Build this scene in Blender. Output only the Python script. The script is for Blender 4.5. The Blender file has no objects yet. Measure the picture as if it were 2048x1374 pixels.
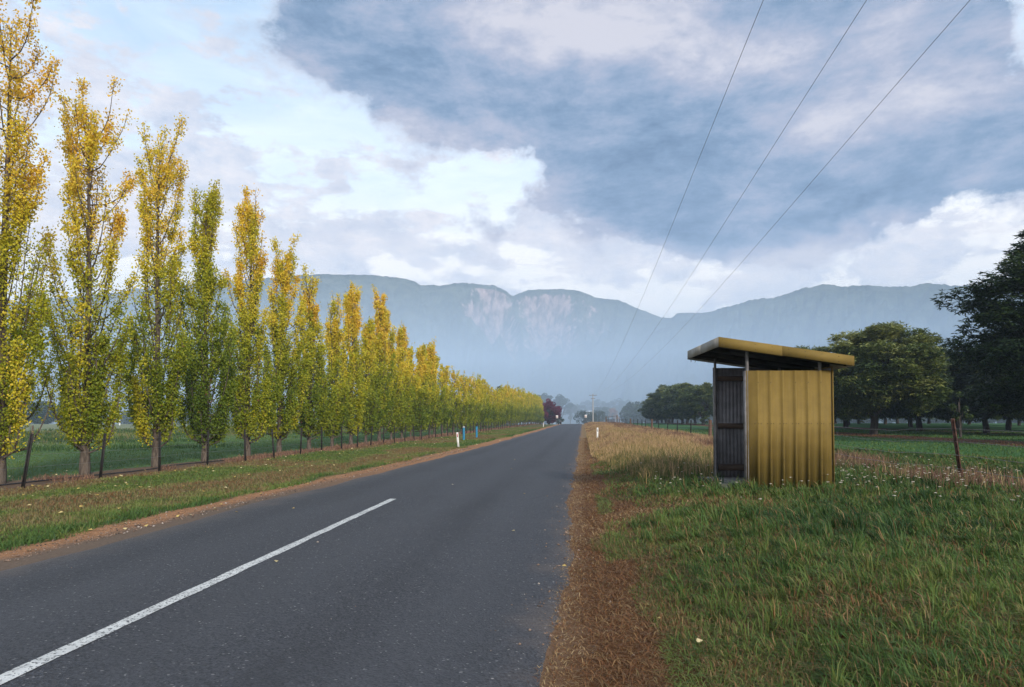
import bpy, math, random
import numpy as np
from mathutils import Vector, Matrix
SC = bpy.context.scene
COL = SC.collection
R_ = math.radians
# ------------------------------------------------------------------ camera
YAW, PITCH = R_(5.94), R_(1.7)
EYE = 1.55
cam = bpy.data.cameras.new('camera'); camo = bpy.data.objects.new('camera', cam); COL.objects.link(camo)
cam.sensor_width = 36; cam.lens = 24; cam.shift_y = 0.0560; cam.clip_end = 20000; cam.clip_start = .1
camo.location = (0, 0, EYE); camo.rotation_euler = (R_(90) + PITCH, 0, YAW)
SC.camera = camo
# ------------------------------------------------------------------ exposure, sun, sky
SC.view_settings.view_transform = 'Standard'; SC.view_settings.look = 'None'
SC.view_settings.gamma = 1; SC.view_settings.exposure = 0.46; SC.view_settings.use_curve_mapping = False
SC.render.engine = 'CYCLES'
cy = SC.cycles
cy.max_bounces = 6; cy.diffuse_bounces = 3; cy.glossy_bounces = 2; cy.transmission_bounces = 4
cy.transparent_max_bounces = 8; cy.volume_bounces = 3; cy.use_denoising = True; cy.use_adaptive_sampling = True
cy.adaptive_threshold = 0.015; cy.sample_clamp_indirect = 6
SUN_EL, SUN_AZ = R_(26), R_(150)          # azimuth clockwise from +Y: behind the camera, to the right
sl = bpy.data.lights.new('sun', 'SUN'); sl.energy = 2.7; sl.angle = R_(9); sl.color = (1, .93, .84)
so = bpy.data.objects.new('sun', sl); COL.objects.link(so)
sd = Vector((math.sin(SUN_AZ) * math.cos(SUN_EL), math.cos(SUN_AZ) * math.cos(SUN_EL), math.sin(SUN_EL)))
so.rotation_euler = sd.to_track_quat('Z', 'Y').to_euler(); so.location = (0, -20, 40)

def lin(r, g, b):
    f = lambda c: (c / 255 / 12.92) if c / 255 <= .04045 else ((c / 255 + .055) / 1.055) ** 2.4
    return (f(r), f(g), f(b), 1)

class NT:                                  # tiny node helper
    def __init__(s, tree): s.t = tree; s.n = tree.nodes; s.l = tree.links
    def inp(s, sock, v):
        if v is None: return
        if hasattr(v, 'is_output'): s.l.new(v, sock)
        else:
            try: sock.default_value = v
            except Exception: sock.default_value = tuple(v)[:3]
    def m(s, op, a, b=None, c=None, clamp=False):
        n = s.n.new('ShaderNodeMath'); n.operation = op; n.use_clamp = clamp
        for i, v in enumerate((a, b, c)): s.inp(n.inputs[i], v)
        return n.outputs[0]
    def v(s, op, a, b=None):
        n = s.n.new('ShaderNodeVectorMath'); n.operation = op
        s.inp(n.inputs[0], a); s.inp(n.inputs[1], b)
        return n.outputs['Value'] if op in ('DOT_PRODUCT', 'LENGTH') else n.outputs[0]
    def mix(s, f, a, b, mode='MIX'):
        n = s.n.new('ShaderNodeMix'); n.data_type = 'RGBA'; n.blend_type = mode
        s.inp(n.inputs[0], f); s.inp(n.inputs[6], a); s.inp(n.inputs[7], b)
        return n.outputs[2]
    def noise(s, vec, scale, det=4, rough=.55, dist=0, color=False):
        n = s.n.new('ShaderNodeTexNoise'); s.inp(n.inputs['Vector'], vec)
        n.inputs['Scale'].default_value = scale; n.inputs['Detail'].default_value = det
        n.inputs['Roughness'].default_value = rough; n.inputs['Distortion'].default_value = dist
        return n.outputs['Color' if color else 'Fac']
    def ss(s, v, a, b, lo=0., hi=1.):       # smoothstep
        n = s.n.new('ShaderNodeMapRange'); n.interpolation_type = 'SMOOTHSTEP'
        s.inp(n.inputs[0], v); n.inputs[1].default_value = a; n.inputs[2].default_value = b
        n.inputs[3].default_value = lo; n.inputs[4].default_value = hi
        return n.outputs[0]
    def sep(s, v):
        n = s.n.new('ShaderNodeSeparateXYZ'); s.inp(n.inputs[0], v); return n.outputs
    def comb(s, x, y, z):
        n = s.n.new('ShaderNodeCombineXYZ')
        for i, q in enumerate((x, y, z)): s.inp(n.inputs[i], q)
        return n.outputs[0]
    def ramp(s, f, stops):
        n = s.n.new('ShaderNodeValToRGB'); s.inp(n.inputs[0], f); e = n.color_ramp.elements
        while len(e) > 1: e.remove(e[-1])
        e[0].position = stops[0][0]; e[0].color = tuple(stops[0][1][:3]) + (1,)
        for p, c in stops[1:]:
            q = e.new(p); q.color = tuple(c[:3]) + (1,)
        return n.outputs[0]

def build_sky():
    w = bpy.data.worlds.new('World'); SC.world = w; w.use_nodes = True
    k = NT(w.node_tree); k.n.clear()
    STR = 0.1
    out = k.n.new('ShaderNodeOutputWorld'); bg = k.n.new('ShaderNodeBackground'); bg.inputs[1].default_value = STR
    k.l.new(bg.outputs[0], out.inputs[0])
    sky = k.n.new('ShaderNodeTexSky'); sky.sky_type = 'NISHITA'; sky.sun_disc = False
    sky.sun_elevation = SUN_EL; sky.sun_rotation = SUN_AZ; sky.air_density = 1; sky.dust_density = 1.5
    tc = k.n.new('ShaderNodeTexCoord'); d = tc.outputs['Generated']
    x, y, z = k.sep(d)[:3]
    az = k.m('ARCTAN2', x, y); el = k.m('ARCSINE', k.m('MAXIMUM', k.m('MINIMUM', z, 1.), -1.))
    # cloud drift: large and small turbulence shift the cloud edges
    n1 = k.noise(d, 3.2, 3, .5, color=True); n2 = k.noise(d, 11, 6, .6, color=True)
    s1 = k.sep(n1); s2 = k.sep(n2)
    def warp(v, i, a1, a2):
        v = k.m('MULTIPLY_ADD', k.m('SUBTRACT', s1[i], .5), a1, v)
        return k.m('MULTIPLY_ADD', k.m('SUBTRACT', s2[i], .5), a2, v)
    P = k.comb(warp(az, 0, .20, .16), warp(el, 1, .12, .12), 0.)
    def A(u, v):                            # az/el (rad) of a cloud feature noted on the photograph's 2048-px grid
        xc, zc = (u - 1024) / 1365, (842 - v) / 1365
        a = math.atan(xc) - YAW
        return a, math.atan(zc * math.cos(math.atan(xc)))
    def field(L):
        acc = None
        for (u, v, su, sv, amp) in L:
            a, e = A(u, v)
            c = math.cos(a + YAW)
            q = k.v('MULTIPLY', k.v('SUBTRACT', P, (a, e, 0)), (1365 / su / c**2, 1365 / sv, 0))
            g = k.m('POWER', 2.718, k.m('MULTIPLY', k.v('DOT_PRODUCT', q, q), -1.))
            acc = k.m('MULTIPLY', g, amp) if acc is None else k.m('MULTIPLY_ADD', g, amp, acc)
        return acc
    D = field([(600, 20, 110, 60, .60), (800, 90, 170, 120, 1.1), (1010, 180, 170, 60, .7), (1180, 270, 130, 80, .6), (1500, 430, 320, 60, .6), (1050, 60, 260, 130, 1.1), (1330, 100, 300, 190, 1.1),
               (960, 235, 90, 60, .7), (1110, 230, 120, 70, .9), (1230, 320, 130, 110, 1.0), (1440, 330, 230, 150, 1.1),
               (1680, 350, 260, 140, 1.1), (1880, 320, 180, 120, .8), (1650, 120, 260, 160, .95), (1900, 200, 120, 130, .45),
               (1065, 410, 45, 26, .6), (950, 455, 60, 22, .4), (1480, 460, 110, 50, .55), (1720, 450, 170, 50, .55),
               (885, 135, 55, 36, -1.0), (2010, 40, 70, 70, -.5), (1010, 350, 110, 60, -.6), (1930, 470, 70, 60, -.7),
               (1560, 560, 400, 50, -.4)])
    B = field([(800, 130, 170, 80, 1.0), (990, 175, 170, 50, .8), (1090, 270, 110, 60, .5), (620, 30, 90, 50, .7), (1180, 240, 170, 70, .9), (1290, 330, 150, 90, 1.0),
               (1440, 420, 230, 70, 1.1), (1700, 400, 260, 70, .8), (1640, 440, 160, 40, .5), (1950, 290, 120, 40, .6), (1500, 250, 90, 60, .15),
               (1180, 50, 230, 80, -.35), (1700, 180, 170, 80, -.25)])
    S = field([(330, 330, 330, 130, .8), (80, 120, 160, 120, .35), (180, 450, 260, 70, .6), (740, 470, 230, 70, .6), (1120, 520, 240, 60, .65),
               (620, 540, 260, 40, .4), (1400, 540, 260, 50, .5), (1620, 545, 260, 50, .65), (1850, 530, 200, 50, .65), (1500, 490, 60, 30, .5),
               (760, 290, 90, 40, .35), (1100, 430, 160, 60, .3)])
    dz = k.v('MULTIPLY', d, (1, 1, 1.9))
    nS = k.noise(k.v('MULTIPLY', d, (1, 1, 2.3)), 9.5, 10, .62)
    nb = k.noise(dz, 5.5, 12, .68, .1); nb2 = k.noise(dz, 17, 9, .68, .0)
    stretch = k.noise(k.v('MULTIPLY', d, (1, 1, 2.6)), 4.4, 12, .66, .15)
    front = k.ss(y, -.1, .35)
    rest = k.ss(k.noise(d, 2.2, 5, .55), .42, .62)
    bil = None
    for sc_, a_ in ((7., .42), (15., .28), (32., .18), (66., .12)):
        q_ = k.m('ABSOLUTE', k.m('MULTIPLY_ADD', k.noise(k.v('ADD', dz, (sc_, .3, .7)), sc_, 1.5, .5), 2., -1.))
        bil = k.m('MULTIPLY', q_, a_) if bil is None else k.m('MULTIPLY_ADD', q_, a_, bil)
    puff = k.m('SUBTRACT', .30, bil)         # >0 on the rounded heads, <0 in the creases... cauliflower outlines
    fine = k.m('ADD', k.m('MULTIPLY', k.m('SUBTRACT', nb2, .5), .6), k.m('MULTIPLY', puff, .8))
    Dn = k.m('MULTIPLY_ADD', k.m('SUBTRACT', nb, .5), 1.9, k.m('MINIMUM', D, 1.15))
    Dn = k.m('MULTIPLY_ADD', k.m('SUBTRACT', nS, .5), .9, Dn)
    Dn = k.m('MULTIPLY_ADD', fine, .95, Dn)
    Dm = k.ss(Dn, .16, .74)
    hi = k.ss(el, .62, .85)
    Dm = k.m('MAXIMUM', Dm, k.m('MULTIPLY', hi, k.m('MULTIPLY', rest, .8)))
    Dm = k.mix(front, rest, Dm)
    Bn = k.m('MULTIPLY_ADD', k.m('SUBTRACT', stretch, .5), 1.9, B)
    Bn = k.m('MULTIPLY_ADD', fine, .5, Bn)
    Bm = k.ss(Bn, .0, 1.05)
    Sn = k.m('MULTIPLY_ADD', k.m('SUBTRACT', nS, .5), 3.6, k.m('MULTIPLY', S, .85))
    Sn = k.m('MULTIPLY_ADD', fine, .9, Sn)
    Sm = k.ss(Sn, .34, .72)
    streak = k.noise(k.v('MULTIPLY', k.comb(az, el, 0.), (5, 14, 1)), 1.2, 7, .6, .6)
    veil = k.m('ADD', k.ss(el, .62, .25, .35, 1.0), k.m('MULTIPLY', k.m('SUBTRACT', streak, .5), .9), clamp=True)
    sc = lambda c, q=1.: tuple(v / STR * q for v in c[:3]) + (1,)
    blue = k.mix(.62, k.mix(1., sky.outputs[0], (.9, .9, .9, 1), 'MULTIPLY'), sc(lin(140, 190, 232), 1.0))
    warm = k.mix(k.ss(el, .34, .22), sc(lin(222, 234, 246), 1.0), sc(lin(243, 238, 233), 1.03))
    base = k.mix(veil, blue, warm)
    gt = k.m('ADD', k.m('MULTIPLY_ADD', k.m('SUBTRACT', nb2, .5), 2.2, .55), k.m('MULTIPLY', puff, .9), clamp=True)
    q9 = lambda c: tuple(v / 4. for v in lin(*c)[:3])
    grey = k.mix(1., k.ramp(gt, [(0, q9((150, 163, 188))), (.5, q9((190, 194, 208))), (1, q9((222, 217, 220)))]), (4 / STR, 4 / STR, 4 / STR, 1), 'MULTIPLY')
    base = k.mix(k.m('MULTIPLY', Sm, .85), base, grey)
    T = k.m('MULTIPLY_ADD', k.m('MINIMUM', B, 1.05), -.40, .645)
    T = k.m('MULTIPLY_ADD', k.m('SUBTRACT', stretch, .5), 2.3, T)
    T = k.m('MULTIPLY_ADD', k.m('SUBTRACT', nb, .5), 1.0, T)
    T = k.m('MULTIPLY_ADD', fine, .45, T, clamp=True)
    dark = k.mix(1., k.ramp(T, [(0, q9((78, 106, 138))), (.3, q9((108, 133, 163))), (.5, q9((134, 150, 176))), (.72, q9((158, 164, 184))), (1, q9((192, 191, 201)))]), (4 / STR, 4 / STR, 4 / STR, 1), 'MULTIPLY')
    rim = k.m('MULTIPLY', k.m('MULTIPLY', Dm, k.m('SUBTRACT', 1., Dm)), 1.0)
    base = k.mix(Dm, base, dark)
    base = k.mix(rim, base, sc(lin(214, 216, 226)))
    k.l.new(base, bg.inputs[0])
build_sky()
w_ = SC.world.cycles; w_.sampling_method = 'MANUAL'; w_.sample_map_resolution = 512

# ------------------------------------------------------------------ helpers
rng = np.random.default_rng(7)
def W(xc, d):                               # metres right of / ahead of the camera axis -> world x, y
    return xc * math.cos(YAW) - d * math.sin(YAW), d * math.cos(YAW) + xc * math.sin(YAW)
def tag(o, label=None, cat=None, group=None, kind=None):
    if label: o['label'] = label
    if cat: o['category'] = cat
    if group: o['group'] = group
    if kind: o['kind'] = kind
    return o
def empty(name, loc, rz=0):
    o = bpy.data.objects.new(name, None); COL.objects.link(o); o.location = loc; o.rotation_euler = (0, 0, rz)
    o.empty_display_size = .3
    return o
def copy_tree(o, parent=None):
    c = o.copy(); COL.objects.link(c)
    if parent: c.parent = parent
    for ch in [q for q in COL.objects if q.parent == o]: copy_tree(ch, c)
    return c
def mesh(name, V, Q=None, T=None, mat=None, parent=None, attrs=None, smooth=False):
    V = np.asarray(V, np.float32).reshape(-1, 3)
    loops = []; tot = []
    if Q is not None and len(Q): Q = np.asarray(Q, np.int32); loops.append(Q.ravel()); tot.append(np.full(len(Q), 4, np.int32))
    if T is not None and len(T): T = np.asarray(T, np.int32); loops.append(T.ravel()); tot.append(np.full(len(T), 3, np.int32))
    loops = np.concatenate(loops); tot = np.concatenate(tot)
    me = bpy.data.meshes.new(name); me.vertices.add(len(V)); me.vertices.foreach_set('co', V.ravel())
    me.loops.add(len(loops)); me.loops.foreach_set('vertex_index', loops)
    me.polygons.add(len(tot)); st = np.concatenate(([0], np.cumsum(tot)[:-1])).astype(np.int32)
    me.polygons.foreach_set('loop_start', st); me.polygons.foreach_set('loop_total', tot)
    if smooth: me.polygons.foreach_set('use_smooth', np.ones(len(tot), bool))
    for an, av in (attrs or {}).items():
        a = me.attributes.new(an, 'FLOAT', 'POINT'); a.data.foreach_set('value', np.asarray(av, np.float32))
    me.update(calc_edges=True); me.validate()
    if mat: me.materials.append(mat)
    o = bpy.data.objects.new(name, me); COL.objects.link(o)
    if parent: o.parent = parent
    return o
class MB:                                   # collects boxes, tubes and sheets into ONE mesh
    def __init__(s): s.V = []; s.Q = []; s.n = 0; s.A = []
    def add(s, V, Q, a=0.):
        V = np.asarray(V, float); s.V.append(V); s.Q.append(np.asarray(Q, int) + s.n); s.n += len(V); s.A.append(np.full(len(V), a))
    def box(s, x0, x1, y0, y1, z0, z1, M=None, a=0.):
        V = np.array([(x, y, z) for z in (z0, z1) for y in (y0, y1) for x in (x0, x1)], float)
        if M is not None: V = np.array([M @ Vector(v) for v in V])
        s.add(V, [(0, 2, 3, 1), (4, 5, 7, 6), (0, 1, 5, 4), (2, 6, 7, 3), (0, 4, 6, 2), (1, 3, 7, 5)], a)
    def hexa(s, P, a=0.):                   # 8 points, order as box
        s.add(P, [(0, 2, 3, 1), (4, 5, 7, 6), (0, 1, 5, 4), (2, 6, 7, 3), (0, 4, 6, 2), (1, 3, 7, 5)], a)
    def tube(s, path, rad, sides=6, a=0., cap=True):
        P = np.asarray(path, float); n = len(P); rad = np.broadcast_to(np.asarray(rad, float), (n,))
        T = np.gradient(P, axis=0); T /= np.linalg.norm(T, axis=1)[:, None] + 1e-9
        ref = np.where(np.abs(T[:, 2:3]) > .9, np.array([[1., 0, 0]]), np.array([[0, 0, 1.]]))
        if np.abs(T[:, 2]).max() > .9: ref = np.tile([[1., .02, 0]], (n, 1))
        U = np.cross(T, ref); U /= np.linalg.norm(U, axis=1)[:, None] + 1e-9; Wv = np.cross(T, U)
        th = np.arange(sides) / sides * 2 * np.pi
        V = P[:, None] + rad[:, None, None] * (np.cos(th)[None, :, None] * U[:, None] + np.sin(th)[None, :, None] * Wv[:, None])
        V = V.reshape(-1, 3); i = np.arange(n - 1)[:, None] * sides; j = np.arange(sides)[None]; j2 = (j + 1) % sides
        Q = np.stack([i + j, i + j2, i + sides + j2, i + sides + j], -1).reshape(-1, 4)
        s.add(V, Q, a)
        if cap:
            for r in (0, n - 1):
                c = V[r * sides:(r + 1) * sides]
                if sides == 4: s.add(c, [(0, 1, 2, 3)], a)
                else:
                    h = sides // 2
                    s.add(c, [(0, q, q + 1, (q + 2) % sides) for q in range(1, sides - 1, 2)], a)
    def build(s, name, mat, parent=None, smooth=False, attr=False):
        return mesh(name, np.concatenate(s.V), np.concatenate(s.Q), None, mat, parent, {'tone': np.concatenate(s.A)} if attr else None, smooth)

def vnoise(x, y, seed=0):                   # smooth value noise, 0..1
    x = np.asarray(x, float); y = np.asarray(y, float)
    xi = np.floor(x).astype(np.int64); yi = np.floor(y).astype(np.int64); fx = x - xi; fy = y - yi
    fx = fx * fx * (3 - 2 * fx); fy = fy * fy * (3 - 2 * fy)
    def h(a, b):
        n = (a * 374761393 + b * 668265263 + seed * 974634777) & 0xffffffff
        n = ((n ^ (n >> 13)) * 1274126177) & 0xffffffff
        return ((n ^ (n >> 16)) & 0xffff) / 65535.
    return (h(xi, yi) * (1 - fx) + h(xi + 1, yi) * fx) * (1 - fy) + (h(xi, yi + 1) * (1 - fx) + h(xi + 1, yi + 1) * fx) * fy
def fbm(x, y, o=4, seed=0):
    a = 0.; w = .5; t = 0.
    for i in range(o): a = a + w * vnoise(np.asarray(x) * 2**i, np.asarray(y) * 2**i, seed + i * 17); t += w; w *= .5
    return a / t
def sm(t): t = np.clip(t, 0, 1); return t * t * (3 - 2 * t)

# ------------------------------------------------------------------ materials
def material(name, fn, rough=.8, spec=.3, bump=None):
    m = bpy.data.materials.new(name); m.use_nodes = True; k = NT(m.node_tree)
    p = k.n['Principled BSDF']; p.inputs['Roughness'].default_value = rough; p.inputs['Specular IOR Level'].default_value = spec
    tc = k.n.new('ShaderNodeTexCoord'); c = tc.outputs['Object']
    r = fn(k, c, p)
    if r is not None: k.inp(p.inputs['Base Color'], r)
    return m
def add_bump(k, p, h, strength=.3, dist=.01):
    b = k.n.new('ShaderNodeBump'); b.inputs['Strength'].default_value = strength; b.inputs['Distance'].default_value = dist
    k.l.new(h, b.inputs['Height']); k.l.new(b.outputs[0], p.inputs['Normal'])
def attr(k, name):
    a = k.n.new('ShaderNodeAttribute'); a.attribute_name = name; return a.outputs['Fac']
def two(name, c1, c2, scale=3, rough=.8, bump=0, spec=.3, stretch=(1, 1, 1), det=5):
    def f(k, c, p):
        v = k.v('MULTIPLY', c, stretch); n = k.noise(v, scale, det, .6)
        if bump: add_bump(k, p, n, bump, .01)
        return k.mix(k.ss(n, .3, .7), c1 + (1,), c2 + (1,))
    return material(name, f, rough, spec)
def leaf_material(name, stops, trans=.35, rough=.55, attrn='hue'):
    m = bpy.data.materials.new(name); m.use_nodes = True; k = NT(m.node_tree); k.n.clear()
    out = k.n.new('ShaderNodeOutputMaterial'); p = k.n.new('ShaderNodeBsdfPrincipled'); t = k.n.new('ShaderNodeBsdfTranslucent')
    p.inputs['Roughness'].default_value = rough; p.inputs['Specular IOR Level'].default_value = .25
    c = k.ramp(attr(k, attrn), stops)
    k.inp(p.inputs['Base Color'], c); k.inp(t.inputs['Color'], c)
    mx = k.n.new('ShaderNodeMixShader'); mx.inputs[0].default_value = trans
    k.l.new(p.outputs[0], mx.inputs[1]); k.l.new(t.outputs[0], mx.inputs[2]); k.l.new(mx.outputs[0], out.inputs[0])
    return m
M = {}
M['poplar_leaf'] = leaf_material('poplar_leaf', [(0, (.06, .11, .015)), (.3, (.19, .25, .022)), (.5, (.38, .39, .026)), (.68, (.62, .53, .035)), (.88, (.84, .62, .07)), (.98, (.78, .46, .06)), (1., (.20, .07, .04))], .42)
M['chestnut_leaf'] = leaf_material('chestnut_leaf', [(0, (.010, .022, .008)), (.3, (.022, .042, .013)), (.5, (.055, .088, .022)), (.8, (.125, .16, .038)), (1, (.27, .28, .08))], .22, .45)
M['far_leaf'] = leaf_material('far_leaf', [(0, (.015, .035, .018)), (1, (.05, .08, .035))], .15, .7)
M['purple_leaf'] = leaf_material('purple_leaf', [(0, (.04, .012, .02)), (.6, (.14, .02, .05)), (1, (.30, .04, .09))], .25, .6)
M['rust_leaf'] = leaf_material('rust_leaf', [(0, (.25, .10, .05)), (1, (.55, .25, .13))], .25, .6)
M['grass'] = leaf_material('grass', [(0, (.028, .070, .022)), (.3, (.080, .145, .030)), (.48, (.15, .19, .042)), (.62, (.21, .19, .07)), (.72, (.21, .145, .07)), (.84, (.185, .074, .028)), (.93, (.36, .24, .11)), (1, (.52, .40, .23))], .25, .6)
M['straw'] = leaf_material('straw', [(0, (.07, .10, .025)), (.18, (.18, .16, .06)), (.35, (.36, .25, .10)), (.6, (.50, .34, .18)), (.8, (.28, .16, .10)), (1, (.15, .08, .06))], .3, .7)
M['bark'] = two('bark', (.05, .038, .030), (.14, .11, .085), 14, .9, .6, stretch=(1, 1, .25))
M['dark_bark'] = two('dark_bark', (.035, .028, .022), (.075, .06, .05), 10, .9, .5, stretch=(1, 1, .25))
M['picket'] = two('picket', (.012, .012, .012), (.03, .024, .02), 9, .7)
M['wire'] = two('wire', (.13, .13, .13), (.20, .19, .185), 5, .5)
M['old_wood'] = two('old_wood', (.10, .075, .055), (.20, .15, .11), 9, .9, .5, stretch=(1, 1, .15))
M['red_wood'] = two('red_wood', (.09, .052, .036), (.17, .10, .068), 9, .9, .5, stretch=(1, 1, .15))
M['white_post'] = two('white_post', (.62, .62, .58), (.80, .80, .76), 6, .5)
M['red_reflector'] = two('red_reflector', (.45, .02, .02), (.6, .04, .03), 20, .25, spec=.6)
M['grey_reflector'] = two('grey_reflector', (.25, .26, .28), (.4, .42, .44), 20, .25, spec=.6)
M['blue_pipe'] = two('blue_pipe', (.02, .17, .32), (.035, .24, .40), 6, .45)
M['grey_cap'] = two('grey_cap', (.30, .29, .28), (.42, .41, .40), 6, .6)
M['black_plastic'] = two('black_plastic', (.015, .015, .018), (.03, .03, .035), 6, .5)
M['concrete'] = two('concrete', (.10, .095, .085), (.19, .18, .165), 7, .9, .4)
M['galv'] = two('galv', (.09, .085, .085), (.18, .17, .17), 8, .45, spec=.5)
M['rail_wood'] = two('rail_wood', (.035, .024, .018), (.08, .055, .04), 9, .9, .4, stretch=(.2, 1, 1))
M['pale_roof'] = two('pale_roof', (.75, .72, .70), (.85, .82, .80), 3, .5)
M['house_wall'] = two('house_wall', (.45, .42, .38), (.55, .52, .48), 2, .8)
M['dark_glass'] = two('dark_glass', (.02, .025, .03), (.04, .045, .05), 4, .15, spec=.6)
M['porcelain'] = two('porcelain', (.30, .22, .18), (.42, .32, .26), 8, .3)
def f_yellow(k, c, p):
    x, y, z = k.sep(c)[:3]
    n = k.noise(c, 2.2, 6, .62); st = k.noise(k.v('MULTIPLY', c, (9, 9, .6)), 2.5, 5, .6); fine = k.noise(c, 60, 3, .6)
    col = k.mix(k.ss(n, .3, .7), (.165, .113, .030, 1), (.215, .147, .039, 1))
    col = k.mix(k.m('MULTIPLY', k.ss(st, .48, .75), .4), col, (.19, .12, .028, 1))
    low = k.m('MULTIPLY', k.ss(k.m('MULTIPLY_ADD', k.m('SUBTRACT', n, .5), .9, z), .75, .0), .3)
    col = k.mix(low, col, (.15, .13, .03, 1))            # algae creeping up from the grass
    col = k.mix(k.m('MULTIPLY', k.ss(fine, .62, .75), .3), col, (.2, .12, .03, 1))
    add_bump(k, p, k.m('ADD', n, k.m('MULTIPLY', fine, .1)), .35, .012)
    return col
M['yellow_paint'] = material('yellow_paint', f_yellow, .75, .2)
def f_fascia(k, c, p):
    n = k.noise(c, 3, 6, .65); s = k.noise(k.v('MULTIPLY', c, (2, 2, .5)), 9, 4, .6)
    col = k.mix(k.ss(n, .35, .7), (.24, .225, .19, 1), (.36, .34, .30, 1))
    return k.mix(k.ss(s, .6, .75), col, (.20, .14, .05, 1))
M['grey_fascia'] = material('grey_fascia', f_fascia, .7)
def f_inner(k, c, p):
    n = k.noise(c, 5, 6, .6)
    return k.mix(k.ss(n, .3, .75), (.16, .16, .175, 1), (.25, .25, .27, 1))
M['inner_sheet'] = material('inner_sheet', f_inner, .6)
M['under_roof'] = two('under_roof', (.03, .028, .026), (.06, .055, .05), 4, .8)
def f_asphalt(k, c, p):
    big = k.noise(c, .35, 5, .6); mid = k.noise(k.v('MULTIPLY', c, (1, .12, 1)), 1.2, 4, .55)
    v = k.n.new('ShaderNodeTexVoronoi'); k.inp(v.inputs['Vector'], c); v.inputs['Scale'].default_value = 75
    v2 = k.n.new('ShaderNodeTexVoronoi'); k.inp(v2.inputs['Vector'], c); v2.inputs['Scale'].default_value = 28
    stone = k.sep(v.outputs['Color'])[0]; stone2 = k.sep(v2.outputs['Color'])[0]
    col = k.mix(stone, (.016, .017, .021, 1), (.075, .077, .086, 1))
    col = k.mix(k.m('MULTIPLY', k.ss(big, .3, .7), .35), col, (.060, .062, .070, 1))
    col = k.mix(k.m('MULTIPLY', k.ss(mid, .45, .7), .25), col, (.035, .036, .04, 1))
    col = k.mix(k.m('MULTIPLY', k.ss(stone, .985, .995), .4), col, (.42, .40, .38, 1))
    col = k.mix(k.m('MULTIPLY', k.m('MULTIPLY', k.ss(stone2, .993, .997), k.ss(v2.outputs['Distance'], .3, .15)), .8), col, (.45, .42, .40, 1))
    # sand and grit washed on to the right-hand edge
    x, y, z = k.sep(c)[:3]
    e = k.m('MULTIPLY_ADD', k.m('SUBTRACT', k.noise(c, 1.3, 6, .65), .5), 1.3, x)
    dust = k.m('MULTIPLY', k.ss(e, -.6, .05), .40)
    dust2 = k.m('MULTIPLY', k.ss(e, -5.3, -6.1), .35)
    grit = k.ss(k.noise(c, 60, 3, .7), .38, .6)
    col = k.mix(k.m('MULTIPLY', k.m('MAXIMUM', dust, dust2), k.m('MULTIPLY_ADD', grit, .6, .4)), col, (.24, .17, .12, 1))
    # wheel paths, slightly polished, and a faint oil line between them
    for cx, wd, cc, am in ((-1.1, .42, (.075, .077, .085, 1), .30), (-2.6, .42, (.075, .077, .085, 1), .30), (-4.3, .42, (.075, .077, .085, 1), .28), (-5.6, .35, (.075, .077, .085, 1), .2), (-1.85, .3, (.02, .02, .023, 1), .3), (-4.95, .3, (.02, .02, .023, 1), .3)):
        t = k.m('DIVIDE', k.m('SUBTRACT', k.m('MULTIPLY_ADD', k.m('SUBTRACT', big, .5), .8, x), cx), wd); g = k.m('POWER', 2.718, k.m('MULTIPLY', k.m('MULTIPLY', t, t), -1.))
        col = k.mix(k.m('MULTIPLY', g, k.m('MULTIPLY', k.ss(mid, .2, .7), am)), col, cc)
    cr = k.n.new('ShaderNodeTexVoronoi'); cr.feature = 'DISTANCE_TO_EDGE'; cr.inputs['Scale'].default_value = .55; k.inp(cr.inputs['Vector'], k.v('ADD', c, k.v('MULTIPLY', k.noise(c, 2.5, 5, .7, color=True), (.35, .35, .35))))
    crk = k.m('MULTIPLY', k.ss(cr.outputs['Distance'], .010, .0), k.ss(k.noise(c, .5, 3), .56, .66))
    col = k.mix(k.m('MULTIPLY', crk, .7), col, (.012, .012, .013, 1))
    add_bump(k, p, v.outputs['Distance'], .8, .012)
    return col
M['asphalt'] = material('asphalt', f_asphalt, .75, .35)
def f_line(k, c, p):
    n = k.noise(c, 45, 4, .65); n2 = k.noise(c, 6, 4, .6)
    col = k.mix(k.ss(n2, .3, .7), (.50, .50, .48, 1), (.66, .66, .63, 1))
    v = k.n.new('ShaderNodeTexVoronoi'); k.inp(v.inputs['Vector'], c); v.inputs['Scale'].default_value = 75
    st = k.sep(v.outputs['Color'])[0]
    col = k.mix(k.ss(k.m('ADD', st, k.m('MULTIPLY', n, .6)), 1.08, 1.18), col, (.10, .10, .10, 1))
    add_bump(k, p, v.outputs['Distance'], .6, .01)
    return col
M['line_paint'] = material('line_paint', f_line, .65)
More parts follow.
